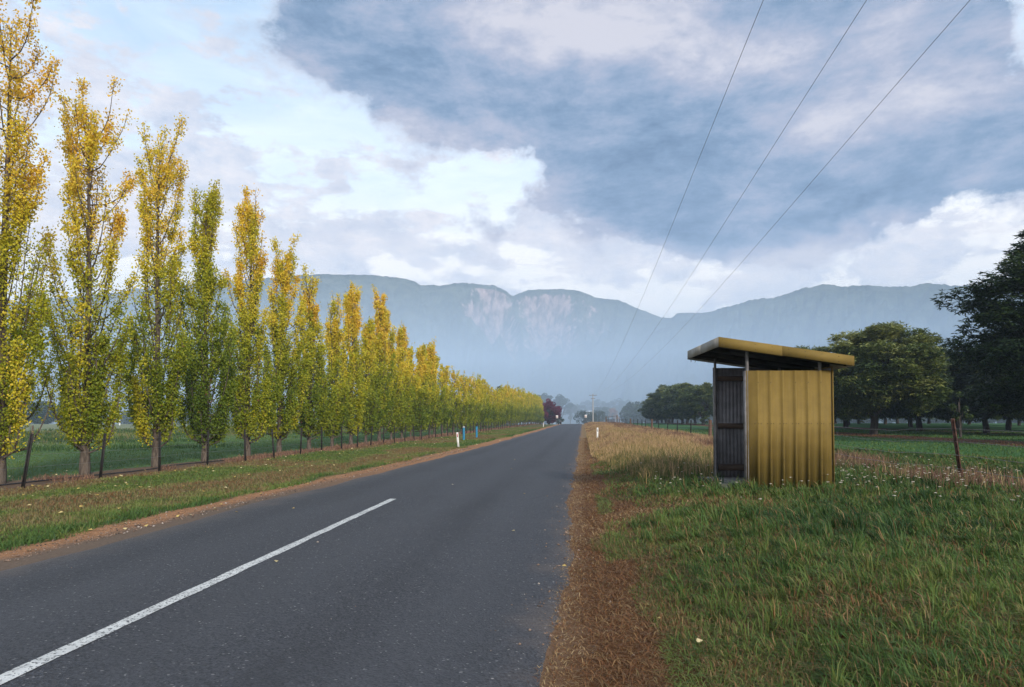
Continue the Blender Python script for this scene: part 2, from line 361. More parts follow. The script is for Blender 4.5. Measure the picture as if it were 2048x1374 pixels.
def f_ground(k, c, p):
    x, y, z = k.sep(c)[:3]
    nA = k.noise(c, .22, 5, .6); nB = k.noise(c, 1.1, 6, .65); nC = k.noise(c, 7, 6, .7); nD = k.noise(c, 38, 3, .7)
    wob = k.m('ADD', k.m('MULTIPLY', k.m('SUBTRACT', nA, .5), 1.8), k.m('MULTIPLY', k.m('SUBTRACT', nB, .5), 1.1))
    xw = k.m('ADD', x, wob)
    fine = k.m('MULTIPLY_ADD', nD, .6, k.m('MULTIPLY', nC, .4))
    # left verge: mown grass, brown and green
    verge = k.mix(k.ss(nB, .38, .62), k.mix(nD, (.075, .062, .026, 1), (.17, .12, .055, 1)), k.mix(nD, (.045, .065, .018, 1), (.11, .13, .035, 1)))
    # left field: green near, dry and pale further away
    green = k.mix(fine, (.045, .085, .030, 1), (.10, .17, .06, 1))
    pale = k.mix(fine, (.12, .15, .08, 1), (.26, .27, .16, 1))
    field = k.mix(k.ss(k.m('MULTIPLY_ADD', wob, 3., x), -30., -44.), green, pale)
    col = k.mix(k.ss(xw, -14.4, -15.2), verge, field)
    strip = k.m('MULTIPLY', k.ss(k.m('MULTIPLY_ADD', wob, .35, x), -15.4, -15.0), k.ss(k.m('MULTIPLY_ADD', wob, .35, x), -13.1, -13.5))
    col = k.mix(k.m('MULTIPLY', strip, .9), col, k.mix(fine, (.07, .045, .032, 1), (.20, .125, .085, 1)))
    # right verge and paddock
    rg = k.mix(fine, (.020, .034, .010, 1), (.060, .075, .024, 1))
    straw = k.mix(fine, (.045, .020, .009, 1), (.15, .070, .028, 1))
    rcol = k.mix(k.ss(xw, 1.5, .8), rg, straw)
    litter = k.m('MULTIPLY', k.ss(k.m('MULTIPLY_ADD', wob, 1., x), 20.6, 21.6), k.ss(k.m('MULTIPLY_ADD', wob, 1., x), 27.0, 25.6))
    lit2 = k.m('MULTIPLY', k.ss(k.m('MULTIPLY_ADD', wob, 1., x), 36.0, 37.0), k.ss(k.m('MULTIPLY_ADD', wob, 1., x), 42.0, 41.0))
    pad = k.mix(fine, (.025, .070, .022, 1), (.06, .135, .04, 1))
    pad = k.mix(k.m('MAXIMUM', litter, lit2), pad, k.mix(fine, (.055, .026, .016, 1), (.15, .075, .045, 1)))
    rcol = k.mix(k.ss(xw, 7.2, 8.6), rcol, pad)
    dry = k.m('MULTIPLY', k.ss(y, 19., 30.), k.ss(xw, 8.4, 7.2))
    rcol = k.mix(dry, rcol, k.mix(fine, (.14, .09, .045, 1), (.30, .20, .10, 1)))
    col = k.mix(k.ss(x, -3.2, -3.), col, rcol)
    # bare dirt shoulders
    bare = k.mix(k.ss(fine, .35, .65), (.15, .072, .036, 1), (.48, .25, .125, 1))
    bare = k.mix(k.ss(nD, .62, .72), bare, (.52, .40, .30, 1))
    gravel = k.mix(nD, (.05, .04, .035, 1), (.24, .17, .12, 1))
    w1 = k.m('MULTIPLY_ADD', wob, .55, x)
    w1 = k.m('ADD', w1, k.m('MULTIPLY', k.m('SUBTRACT', nC, .5), .9))
    L = k.m('MULTIPLY', k.ss(w1, -7.30, -7.0), k.ss(x, -3.1, -3.2))
    dirt = k.mix(k.m('MULTIPLY', k.ss(w1, -6.75, -6.35), k.ss(y, 26., 12.)), bare, gravel)
    dirt = k.mix(k.m('MULTIPLY', k.ss(nC, .55, .7), .5), dirt, (.11, .065, .035, 1))
    col = k.mix(L, col, dirt)
    Rr = k.m('MULTIPLY', k.ss(k.m('ADD', k.m('MULTIPLY_ADD', wob, .45, x), k.m('MULTIPLY', k.m('SUBTRACT', nC, .5), .9)), .12, -.25), k.ss(x, -3.2, -3.1))
    col = k.mix(k.m('MULTIPLY', Rr, .65), col, k.mix(fine, (.09, .052, .030, 1), (.30, .19, .12, 1)))
    # distant farmland beyond the crest
    col = k.mix(k.ss(y, 230., 330.), col, k.mix(nA, (.05, .08, .03, 1), (.12, .12, .06, 1)))
    add_bump(k, p, k.m('ADD', nC, k.m('MULTIPLY', nD, .4)), .6, .05)
    return col
M['ground'] = material('ground', f_ground, .95, .1)
def f_mount(k, c, p):
    rk = attr(k, 'rock')
    n = k.noise(c, .045, 6, .65); n2 = k.noise(c, .25, 5, .65); vs = k.noise(k.v('MULTIPLY', c, (.09, .09, .012)), 1.4, 5, .65)
    f = k.mix(k.ss(n2, .35, .68), (.010, .020, .014, 1), (.070, .090, .055, 1))
    f = k.mix(k.m('MULTIPLY', k.ss(n, .42, .62), .8), f, (.10, .115, .075, 1))
    r = k.mix(k.ss(vs, .35, .65), (.09, .07, .065, 1), (.42, .30, .27, 1))
    m = k.ss(k.m('MULTIPLY_ADD', k.m('SUBTRACT', vs, .5), 1.6, rk), .42, .70)
    add_bump(k, p, k.m('ADD', n2, vs), .8, 3.)
    return k.mix(k.m('MULTIPLY', m, k.ss(rk, .08, .25)), f, r)
M['mountain'] = material('mountain', f_mount, .95, .05)

# ------------------------------------------------------------------ ground
def gz(x, y):
    x = np.asarray(x, float); y = np.asarray(y, float)
    rise = .65 * sm((y - 30) / 170) - np.clip((y - 203) * .014, 0, 3.6)
    bank = .36 * sm((x + .15) / 2.3)
    cr = .05 * (1 - np.clip(np.abs(x + 3.2) / 3.1, 0, 1.4)**2)
    side = np.where((x > -.1) | (x < -6.3), (fbm(x * .8, y * .8, 3, 3) - .5) * .10, 0)
    far = sm((np.hypot(x, y) - 480) / 300) * 9
    return rise + bank + cr + side * np.clip(np.minimum(np.abs(x + .1), np.abs(x + 6.3)), 0, 1) + far
def gz1(x, y): return float(gz(np.array([x]), np.array([y]))[0])
def grid(xs, ys, f, name, mat, z=0.):
    X, Y = np.meshgrid(xs, ys); Z = f(X, Y) + z
    V = np.stack([X, Y, Z], -1).reshape(-1, 3); nx, ny = len(xs), len(ys)
    i, j = np.meshgrid(np.arange(nx - 1), np.arange(ny - 1)); b = (j * nx + i).ravel()
    return mesh(name, V, np.stack([b, b + 1, b + nx + 1, b + nx], -1), None, mat, smooth=True)
xs = np.concatenate([-np.geomspace(900, 16, 50), np.linspace(-15.5, 10, 190), np.geomspace(10.5, 900, 60)])
ys = np.concatenate([np.linspace(-60, -1, 40), np.linspace(0, 30, 170), np.geomspace(30.5, 1050, 150)])
tag(grid(xs, ys, gz, 'ground', M['ground']), kind='structure')
# road: its own sheet with crumbled edges
def road():
    yy = np.concatenate([np.linspace(-60, 0, 60), np.arange(0.1, 30, .1), np.geomspace(30.5, 320, 200)])
    eL = -6.10 + (fbm(yy * .25, yy * 0 + 3, 3, 5) - .5) * .5 + (fbm(yy * 2.2, yy * 0 + 9, 3, 8) - .5) * .12
    eR = -.20 - .05 * np.exp(-((yy - 3.5) / 3)**2) + (fbm(yy * .22, yy * 0 + 7, 3, 11) - .5) * .42 * np.clip(yy / 8, .3, 1) + (fbm(yy * 2.6, yy * 0 + 1, 3, 2) - .5) * .12
    t = np.linspace(0, 1, 25); X = eL[:, None] * (1 - t) + eR[:, None] * t; Y = np.repeat(yy[:, None], 25, 1)
    Z = gz(X, Y) + .022; Z[:, 0] -= .03; Z[:, -1] -= .03
    V = np.stack([X, Y, Z], -1).reshape(-1, 3); i, j = np.meshgrid(np.arange(24), np.arange(len(yy) - 1)); b = (j * 25 + i).ravel()
    tag(mesh('road', V, np.stack([b, b + 1, b + 26, b + 25], -1), None, M['asphalt'], smooth=True), kind='structure')
    yl = np.arange(-2, 12.75, .08); n = len(yl)
    sk = -.031 * (yl - 3.6) + .22; wl = -3.59 + sk + (fbm(yl * 3, yl * 0, 3, 4) - .5) * .025; wr = -3.47 + sk + (fbm(yl * 3, yl * 0 + 5, 3, 6) - .5) * .025
    X = np.stack([wl, (wl + wr) / 2, wr], 1); Y = np.repeat(yl[:, None], 3, 1); Z = gz(X, Y) + .027
    V = np.stack([X, Y, Z], -1).reshape(-1, 3); i, j = np.meshgrid(np.arange(2), np.arange(n - 1)); b = (j * 3 + i).ravel()
    tag(mesh('road_marking', V, np.stack([b, b + 1, b + 4, b + 3], -1), None, M['line_paint']), kind='structure')
road()

# ------------------------------------------------------------------ mountains
RID = [(-900, 640), (-500, 610), (-200, 590), (0, 606), (60, 600), (110, 594), (200, 588), (270, 576), (400, 566), (520, 556), (600, 548), (644, 547), (720, 549), (811, 555), (842, 569), (881, 568), (912, 563), (950, 565),
       (987, 570), (1006, 577), (1024, 588), (1048, 581), (1079, 576), (1110, 577), (1145, 580), (1193, 594), (1237, 600), (1286, 619), (1318, 631), (1343, 636), (1356, 626), (1417, 622),
       (1500, 640), (1700, 650), (2200, 650), (3000, 700)]
RID2 = [(960, 815), (1040, 800), (1130, 760), (1230, 700), (1330, 655), (1400, 630), (1440, 616), (1500, 602), (1560, 590), (1600, 577), (1640, 567), (1660, 565), (1700, 570), (1740, 568), (1800, 570), (1860, 566), (1925, 569), (2048, 572), (2300, 560), (3000, 600)]
def mountain(name, prof, R0, Rf, seed, label):
    u = np.array([p[0] for p in prof], float); v = np.array([p[1] for p in prof], float)
    az = np.arctan((u - 1024) / 1365) - YAW; te = (842 - v) / 1365 * np.cos(np.arctan((u - 1024) / 1365))
    n = 900; a = np.linspace(az[0], az[-1], n); e = np.interp(a, az, te)
    e = np.maximum(e, .004)
    Rc = R0 * (1 + .05 * np.sin(a * 5 + seed))
    t = np.concatenate([[-.35, -.12, -.03], np.linspace(0, 1, 80)**1.2])
    A_, T_ = np.meshgrid(a, t); E = np.repeat(e[None], len(t), 0); RC = np.repeat(Rc[None], len(t), 0)
    Tc = np.clip(T_, 0, 1)
    RR = RC - (R0 - Rf) * np.where(T_ < 0, T_ * .6, T_)
    crest = E * RC + EYE
    crest = crest + ((fbm(A_ * 330, T_ * 0, 3, seed) - .5) * 2.6 + (fbm(A_ * 38, T_ * 0, 3, seed + 2) - .5) * 5.) * np.clip(E / .1, 0, 1)
    uu = 1024 + 1365 * np.tan(A_ + YAW)
    rock = np.zeros_like(A_)
    if name == 'mountain':
        for (c0, w, top, bot) in ((985, 40, .0, .32), (1090, 62, .02, .38), (945, 26, .05, .2), (1180, 60, .03, .22), (1300, 40, .1, .4)):
            amp = .95 if c0 < 1150 else .5
            rock = np.maximum(rock, amp * np.exp(-((uu - c0 - 60 * Tc) / w)**2) * sm((Tc - top) / .02 + .2) * (1 - sm((Tc - bot) / .12)))
    shape = (1 - Tc)**1.25 * (1 - .32 * rock * sm(Tc / .12)) 
    rid = 1 - np.abs(2 * fbm(A_ * 26 + Tc * 1.5, Tc * 2.2, 4, seed + 5) - 1)
    rid2 = 1 - np.abs(2 * fbm(A_ * 55 + Tc * 3, Tc * 5, 4, seed + 9) - 1)
    Z = crest * shape + (rid - .8) * 130 * Tc * (1 - Tc) * 1.6 * np.clip(E / .1, 0, 1) + (rid2 - .8) * 40 * Tc * (1 - Tc)
    Z = Z + rock * (fbm(A_ * 300, Tc * 6, 3, 31) - .5) * 14 * (Tc > .01)
    Z = np.minimum(Z, (E * RC - 4.5) * RR / RC + np.where(Tc < .005, 99, 0))
    Z = np.where(T_ < 0, crest * (1 + T_ * 2.2), Z) - 8 * Tc**6
    X = np.sin(A_) * RR; Y = np.cos(A_) * RR
    V = np.stack([X, Y, Z], -1).reshape(-1, 3); i, j = np.meshgrid(np.arange(n - 1), np.arange(len(t) - 1)); b = (j * n + i).ravel()
    o = mesh(name, V, np.stack([b, b + n, b + n + 1, b + 1], -1), None, M['mountain'], attrs={'rock': rock.ravel()}, smooth=True)
    tag(o, label, kind='structure')
mountain('mountain', RID, 980, 600, 3, 'long wooded mountain range with pale rock cliffs below its crest')
mountain('hills', RID2, 800, 520, 21, 'nearer wooded hill ridge falling to the left behind the bus shelter')

# ------------------------------------------------------------------ foliage builders
def rhombi(C, A, B):                        # n leaves: centre, half long axis, half short axis
    n = len(C); V = np.stack([C - A, C + B - A * .15, C + A, C - B - A * .15], 1).reshape(-1, 3)
    return V, np.arange(n * 4).reshape(n, 4)
def unit(n, r, zs=1.):
    v = r.normal(size=(n, 3)); v[:, 2] *= zs; return v / (np.linalg.norm(v, axis=1)[:, None] + 1e-9)
def perp(a, r):
    b = np.cross(a, unit(len(a), r)); return b / (np.linalg.norm(b, axis=1)[:, None] + 1e-9)

def make_poplar(seed, H, Wd, nleaf, lsize, yellow, dens_mid=1., bare_top=.0, taper=.55, branches=70, trunk_h=.62, lean=0.):
    r = np.random.default_rng(seed)
    root = empty('poplar_tree', (0, 0, 0))
    tb = MB(); ph = r.uniform(0, 6, 2)
    def tr(h): t = np.asarray(h) / H; return np.stack([.10 * np.sin(t * 5 + ph[0]) * t + lean * t * H, .10 * np.sin(t * 4 + ph[1]) * t, np.asarray(h) * np.ones_like(t)], -1)
    hs = np.linspace(-.15, H * .90, 26)
    rad = .125 * (H / 12) * (1 - np.clip(hs / H / .92, 0, 1))**.85 + .005; rad[:2] *= 1.18
    tb.tube(tr(hs), rad, 8)
    tb.build('trunk', M['bark'], root, True)
    def Rw(z):                              # crown half-width by height
        t = np.clip((z - trunk_h + .12) / (H - trunk_h), 0, 1)
        return 1.08 * Wd * np.minimum(sm(t / .10) * .85 + .15, 1.) * (1 - (1 - taper) * sm((t - .3) / .5)) * np.sqrt(np.clip((1 - t) / .09, 0, 1))
    bb = MB(); L = []; hue = []; wts = []
    for i in range(branches):
        q = (i + r.uniform(0, 1)) / branches
        h0 = trunk_h * .95 + (H * .86 - trunk_h) * q**1.45
        azm = i * 2.39996 + r.uniform(-.4, .4)
        ln = r.uniform(.16, .34) * H * (1 - .55 * q)
        h1 = min(h0 + ln, H * 1.0)
        rr = float(Rw(h0 + .6 * (h1 - h0))) * r.uniform(.5, 1.08) * (1 + .26 * math.cos(azm - ph[0] - 4 * q + ph[1]) + .14 * math.sin(13 * q + ph[1]))
        if r.random() < .10: h1 = min(h1 + .07 * H, H)
        if r.random() < .12: rr *= 1.12
        if q < .1: h1 = h0 + r.uniform(.12, .26) * H
        t = np.linspace(0, 1, 9)
        prof = t**(.30 + .26 * min(q / .3, 1)) * (1 - .12 * t)
        P = tr(h0 + (h1 - h0) * t**1.12)
        wob = r.normal(0, .04, 2)
        P[:, 0] += np.cos(azm) * rr * prof + wob[0] * np.sin(t * 5); P[:, 1] += np.sin(azm) * rr * prof + wob[1] * np.sin(t * 6)
        bb.tube(P, (.030 * (1 - q * .5)) * (1 - t)**.8 + .005, 4, cap=False)
        d = r.uniform(.25, 1.25) if q > .16 else r.uniform(1.0, 1.9)
        d *= 1 + .5 * q
        if .2 < q < .72: d *= dens_mid
        if q > .8: d *= (1 - bare_top)
        if r.random() < .10: d *= .12
        br = r.normal(0, .085)
        # twigs
        nt = max(3, int(ln * 4))
        for _ in range(nt):
            tt = r.uniform(.2 if q > .2 else .05, .98); p0 = np.array([np.interp(tt, t, P[:, c]) for c in range(3)])
            o = r.normal(0, 1, 2) * .55 + np.array([np.cos(azm), np.sin(azm)]) * .35
            dl = r.uniform(.25, .55) * (1 - .3 * q)
            p1 = p0 + np.array([o[0] * .42, o[1] * .42, r.uniform(.7, 1.1)]) * dl
            pm = (p0 + p1) / 2 + np.array([o[0], o[1], 0]) * .06
            bb.tube(np.array([p0, pm, p1]), np.array([.009, .006, .003]), 3, cap=False)
            L.append((p0, p1)); wts.append(d * dl); hue.append(br)
        L.append((P[3], P[8])); wts.append(d * ln * .55); hue.append(br)
    for _ in range(int(H * 9)):              # short shoots straight off the trunk
        z0 = r.uniform(trunk_h + .2, H * .9); a = r.uniform(0, 6.28); p0 = tr(z0); l = r.uniform(.25, .6)
        p1 = p0 + np.array([math.cos(a) * l * .55, math.sin(a) * l * .55, l * .75]); bb.tube(np.array([p0, p1]), np.array([.008, .003]), 3, cap=False)
        L.append((p0 * .4 + p1 * .6, p1)); wts.append(.16 * r.uniform(.4, 1.3)); hue.append(r.normal(-.03, .06))
    bb.build('branches', M['bark'], root, True)
    wts = np.array(wts); wts /= wts.sum(); S0 = np.array([a for a, b in L]); S1 = np.array([b for a, b in L]); hue = np.array(hue)
    k = r.choice(len(L), nleaf, p=wts); f = r.uniform(0, 1.05, (nleaf, 1))
    C = S0[k] * (1 - f) + S1[k] * f + r.normal(0, 1, (nleaf, 3)) * np.array([.085, .085, .075]) * (1 + lsize * 2)
    # a leaf sits beside its twig, never far outside the crown
    A = unit(nleaf, r) * (lsize * r.uniform(.7, 1.15, (nleaf, 1))); A[:, 2] -= lsize * .25
    B = perp(A, r) * lsize * .82 * r.uniform(.8, 1.1, (nleaf, 1))
    V, Q = rhombi(C, A, B)
    t = C[:, 2] / H
    h = .33 + yellow + .47 * sm((t - .20) / .66) + hue[k] + r.normal(0, .085, nleaf) + .10 * (vnoise(C[:, 0] * 1.4 + seed, C[:, 2] * 1.1, 3) - .5)
    h = np.clip(h, .05, .96); h[r.random(nleaf) < .006] = 1.
    mesh('crown', V, Q, None, M['poplar_leaf'], root, {'hue': np.repeat(h, 4)})
    return root

def make_chestnut(seed, H, Rr, nclump, ros, lsize, trunk_h=1.9, fork=5, mat='chestnut_leaf', name='chestnut_tree', squash=1., tone0=.42):
    r = np.random.default_rng(seed)
    root = empty(name, (0, 0, 0))
    tb = MB(); t = np.linspace(0, 1, 7)
    tr0 = .028 * H + .02
    tb.tube(np.stack([.08 * np.sin(t * 3 + seed), .06 * np.sin(t * 4), t * max(trunk_h, 1.6) * 1.1 - .15], -1), tr0 * (1.25 - .3 * t), 9)
    cz = trunk_h + (H - trunk_h) * .44; az_ = (H - trunk_h) * .5
    cl = []
    while len(cl) < nclump:
        v = unit(1, r)[0]; rad = r.uniform(.45, 1.) ** .5
        if v[2] < -.75: continue
        w = 1 + .16 * math.sin(3 * math.atan2(v[1], v[0]) + seed) + .10 * math.sin(7 * math.atan2(v[1], v[0]) + 2 * seed + 3 * v[2])
        p = np.array([v[0] * Rr * rad * w, v[1] * Rr * rad * w, cz + v[2] * az_ * rad * (1.12 if v[2] > 0 else .95) * squash])
        cl.append(p)
    cl = np.array(cl)
    for i in range(fork):
        a = i / fork * 6.283 + r.uniform(-.3, .3); e = np.array([math.cos(a) * Rr * .55, math.sin(a) * Rr * .55, cz + r.uniform(-.1, .5) * az_])
        s = np.array([0, 0, max(trunk_h, 1.6) * .95]); q = t[:, None]
        P = s * (1 - q) + e * q; P[:, 2] += np.sin(t * 3.14) * (-.25); P[:, :2] += r.normal(0, .07, (7, 2)) * q
        tb.tube(P, tr0 * .55 * (1 - .75 * t), 6, cap=False)
        near = cl[np.argsort(np.linalg.norm(cl - e, axis=1))[:max(6, nclump // (fork * 2))]]
        for c in near:
            b0 = P[r.integers(2, 6)]; mid = (b0 + c) / 2 + r.normal(0, .15, 3)
            tb.tube(np.array([b0, mid, c]), np.array([tr0 * .2, tr0 * .12, .012]), 4, cap=False)
    tb.build('trunk', M['dark_bark'], root, True)
    Cs = []; tone = []
    for c in cl:
        n = int(ros * r.uniform(.6, 1.4)); v = unit(n, r, .8); s = r.uniform(.55, 1.05) * Rr * .19
        v[:, 2] = np.abs(v[:, 2]) * np.where(r.random(n) < .72, 1, -1)
        Cs.append(c + v * s * np.array([1.25, 1.25, .75]) * (r.uniform(.55, 1.05, (n, 1)))); tone.append(np.full(n, r.normal(tone0, .12)))
    C = np.concatenate(Cs); tone = np.concatenate(tone); n = len(C)
    out = C - np.array([0, 0, cz]); out /= np.linalg.norm(out, axis=1)[:, None] + 1e-9
    m = 6
    C6 = np.repeat(C, m, 0); th = np.tile(np.arange(m) / m * 6.283, n) + np.repeat(r.uniform(0, 6, n), m)
    d = np.stack([np.cos(th), np.sin(th), r.uniform(-.75, .15, n * m)], -1) + np.repeat(out, m, 0) * .45 + r.normal(0, .18, (n * m, 3))
    d /= np.linalg.norm(d, axis=1)[:, None]
    ls = lsize * r.uniform(.75, 1.2, (n * m, 1)); A = d * ls * .5
    B = np.cross(d, np.array([0, 0, 1.]) + r.normal(0, .35, (n * m, 3))); B /= np.linalg.norm(B, axis=1)[:, None] + 1e-9; B *= ls * .16
    V, Q = rhombi(C6 + A, A, B)
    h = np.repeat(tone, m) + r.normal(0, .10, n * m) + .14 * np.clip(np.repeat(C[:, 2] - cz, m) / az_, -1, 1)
    h[np.repeat(r.random(n) < .05, m)] += .35
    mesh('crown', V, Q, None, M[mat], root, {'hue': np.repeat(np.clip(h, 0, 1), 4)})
    return root

def make_leafy(name, seed, H, Rr, n, ls, mat, trunk_h=2., shape='dome', clumps=26, parts=True, bark='dark_bark'):
    r = np.random.default_rng(seed); root = empty(name, (0, 0, 0)); tb = MB(); t = np.linspace(0, 1, 6)
    tb.tube(np.stack([.03 * H * np.sin(t * 2 + seed) * t, 0 * t, t * H * .75 - .2], -1), .022 * H * (1 - .75 * t) + .02, 6)
    cl = []
    for i in range(clumps):
        v = unit(1, r)[0]; q = r.uniform(.4, 1)**.5
        zc = trunk_h + (H - trunk_h) * .5; hz = (H - trunk_h) * .5
        k_ = 1.
        if shape == 'cone': k_ = 1 - .6 * (v[2] * q * .5 + .5)
        if shape == 'gum': v[2] = abs(v[2]) if r.random() < .75 else v[2]
        p = np.array([v[0] * Rr * q * k_, v[1] * Rr * q * k_, zc + v[2] * hz * q * .88]); cl.append(p)
        tb.tube(np.array([[0, 0, max(trunk_h * .8, p[2] - .45 * H)], (p + [0, 0, p[2]]) / 2 * np.array([1, 1, .96]), p]), np.array([.008 * H, .005 * H, .02]), 4, cap=False)
    tb.build('trunk', M[bark], root, True)
    cl = np.array(cl); k = r.integers(0, clumps, n); v = unit(n, r)
    s = Rr * (.30 if shape != 'gum' else .24) * r.uniform(.6, 1.1, clumps)[k]
    C = cl[k] + v * (s * r.uniform(.5, 1., n)**.5)[:, None] * np.array([1.1, 1.1, .8])
    A = unit(n, r) * ls; B = perp(A, r) * ls * .6; V, Q = rhombi(C, A, B)
    h = np.clip(.4 + r.normal(0, .16, clumps)[k] + r.normal(0, .12, n) + .2 * (C[:, 2] / H - .5), 0, 1)
    mesh('crown', V, Q, None, M[mat], root, {'hue': np.repeat(h, 4)})
    return root

# ------------------------------------------------------------------ the poplar row
ORD = ['first', 'second', 'third', 'fourth', 'fifth', 'sixth', 'seventh', 'eighth', 'ninth', 'tenth', 'eleventh', 'twelfth', 'thirteenth', 'fourteenth', 'fifteenth', 'sixteenth', 'seventeenth', 'eighteenth', 'nineteenth']
TENS = {2: 'twent', 3: 'thirt', 4: 'fort', 5: 'fift', 6: 'sixt', 7: 'sevent'}
def ordinal(n):
    if n < 20: return ORD[n - 1]
    t, u = divmod(n, 10)
    return TENS[t] + ('ieth' if u == 0 else 'y-' + ORD[u - 1])
PX = -14.9
NEAR = [  # Y, H, half width, leaves, yellow, dens_mid, bare_top, taper, label
    (16.1, 12.5, 1.28, 17000, .20, .9, .0, .82, 'tallest poplar cut by the left edge of the photo, golden over its whole upper half'),
    (19.1, 11.9, 1.30, 15500, .15, .75, .0, .74, 'second poplar from the left, broad golden top and a thin see-through middle'),
    (22.6, 12.5, 1.22, 14000, .09, .65, .0, .62, 'third poplar from the left, tall with a golden rounded tip and open yellow-green middle'),
    (25.8, 11.6, 1.20, 15000, -.15, .9, .0, .45, 'poplar with a green top narrower than its golden neighbours'),
    (29.2, 12.3, 1.22, 13500, .07, .8, .0, .50, 'golden-tipped poplar right after the green-topped one'),
    (32.5, 10.9, 1.20, 12500, -.02, 1., .0, .60, 'blunt yellow poplar just left of where the mountain crest begins'),
    (36.0, 10.2, 1.15, 10000, -.03, .8, .35, .40, 'poplar with a thin half-bare tip against the start of the mountain crest'),
    (39.2, 9.3, 1.10, 9000, .0, .6, .75, .35, 'poplar whose top is a bare forked leader above sparse orange leaves'),
    (42.9, 10.8, 1.15, 9500, .06, .7, .1, .40, 'slim poplar with a bright orange-yellow spire against the blue mountain'),
    (46.0, 8.9, 1.10, 8000, -.06, 1., .2, .45, 'low green poplar tucked between two taller orange-tipped ones'),
    (48.8, 11.4, 1.15, 9000, .03, .9, .0, .50, 'tall poplar with the last high golden tip before the row steps down'),
    (52.0, 9.5, 1.10, 7500, .0, .9, .6, .45, 'poplar with bare twigs above its crown, just right of the last high tip'),
    (55.2, 9.9, 1.10, 7500, .04, 1., .1, .45, 'poplar with an orange shoulder at the foot of the step in the row'),
    (58.4, 8.4, 1.08, 6500, -.06, 1., .5, .45, 'shorter olive poplar with one dark leader sticking out of its top'),
    (61.8, 9.0, 1.08, 6500, -.02, .9, .3, .40, 'poplar with a loose pale orange tuft on a thin stem'),
    (65.2, 9.6, 1.08, 6500, .05, 1., .1, .45, 'poplar with an orange ball-like tuft, tallest of its stretch above the white guide post'),
]
pop = {}
for i, (Y, H, hw, nl, yel, dm, bt, tp, lab) in enumerate(NEAR):
    ls = .034 + .0009 * max(0, Y - 16)
    t = make_poplar(100 + i, H + .75 * math.exp(-(Y - 16.1) / 2.), hw, int(nl * 2.6), ls, yel, dm, bt, tp)
    t.location = (PX + rng.normal(0, .08), Y, gz1(PX, Y) - .02)
    tag(t, lab, 'tree', 'poplars in the roadside row')
FAR = [make_poplar(300 + i, 9.0, 1.2, 6500, .085, [-.16, -.06, -.10, -.02][i], 1., [.2, 0, .1, .3][i], [.45, .5, .42, .55][i], 46) for i in range(4)]
used = set(); Y = 68.6; cnt = 16; k = 0
while Y < 248:
    cnt += 1; j = int(rng.integers(0, 4)) if k > 3 else k
    hh = np.interp(Y, [68, 76, 88, 100, 112, 121, 134, 150, 175, 200, 247], [8.4, 7.9, 7.9, 8.1, 7.0, 7.0, 8.7, 8.6, 8.9, 9.4, 10.2]) * rng.uniform(.95, 1.05)
    o = FAR[j] if j not in used else copy_tree(FAR[j])
    used.add(j)
    s = hh / 9.0; o.scale = (.5 + .5 * s, .5 + .5 * s, s); o.rotation_euler = (0, 0, rng.uniform(0, 6.28))
    o.location = (PX + rng.normal(0, .12), Y, gz1(PX, Y) - .02)
    where = 'behind the two blue posts' if 74 < Y < 92 else ('in the low dip of the row' if Y < 122 else 'in the pale far end of the row')
    tag(o, f'yellow-green poplar, {ordinal(cnt)} from the left, standing {where}', 'tree', 'poplars in the roadside row')
    Y += rng.uniform(3.2, 3.6); k += 1

# ------------------------------------------------------------------ chestnuts on the right
big = make_chestnut(11, 11.8, 5.9, 210, 150, .27, .9, 7, tone0=.25)
big.location = (27.0, 38.6, gz1(27, 38.6)); tag(big, 'large dark chestnut tree cut by the right edge, nearest and tallest of the orchard', 'tree', 'chestnut trees of the orchard')
mid = make_chestnut(12, 9.5, 6.0, 190, 130, .32, 1.3, 7, tone0=.72)
mid.location = (25.4, 63, gz1(25.4, 63)); tag(mid, 'rounded chestnut tree with pale leaf tips, its bare trunk visible right of the shelter', 'tree', 'chestnut trees of the orchard')
cp = [make_chestnut(20 + i, 9.6, 5.6, 120, 60, .50, 1.0, 5, tone0=.55) for i in range(3)]
spots = []
for y in (77, 91): spots.append((24.5, y, .98, 'shelter'))
for y in (141, 152, 163, 174, 186, 198, 210, 222, 234): spots.append((24.5, y, None, 'cluster'))
for y in np.arange(58, 112, 11.5): spots.append((38, y, None, 'row two'))
for y in np.arange(75, 150, 12.5): spots.append((50.5, y, None, 'row three'))
for y in np.arange(96, 190, 14.): spots.append((64, y, None, 'row four'))
for y in np.arange(120, 220, 16.): spots.append((80, y, None, 'row five'))
cu = set(); rowcount = {}
for i, (x, y, s, w) in enumerate(spots):
    j = i % 3; o = cp[j] if j not in cu else copy_tree(cp[j]); cu.add(j)
    s = s or rng.uniform(.85, 1.1)
    if w == 'cluster': s = np.interp(y, [141, 186, 234], [.90, 1.08, .95]) * rng.uniform(.95, 1.05)
    o.scale = (s, s, s); o.rotation_euler = (0, 0, rng.uniform(0, 6.28)); x += rng.uniform(-.8, .8); y += rng.uniform(-1, 1)
    o.location = (x, y, gz1(x, y) - .05)
    rowcount[w] = rowcount.get(w, 0) + 1; n = ordinal(rowcount[w])
    lab = {'shelter': ['chestnut tree peeping over the right end of the shelter roof', 'chestnut tree hidden behind the yellow shelter wall'][min(rowcount[w], 2) - 1],
           'cluster': f'dark chestnut tree in the clump left of the shelter, {n} from the shelter',
           'row two': f'shaded orchard tree in the second row behind the fence, {n} from the right edge',
           'row three': f'shaded orchard tree in the third row behind the fence, {n} from the right edge',
           'row four': f'dim orchard tree in the fourth row, {n} from the right edge',
           'row five': f'dim orchard tree in the farthest row, {n} from the right edge'}[w]
    tag(o, lab, 'tree', 'chestnut trees of the orchard')
sap = make_leafy('sapling', 41, 3.7, .75, 1500, .09, 'chestnut_leaf', .6, 'cone', 16)
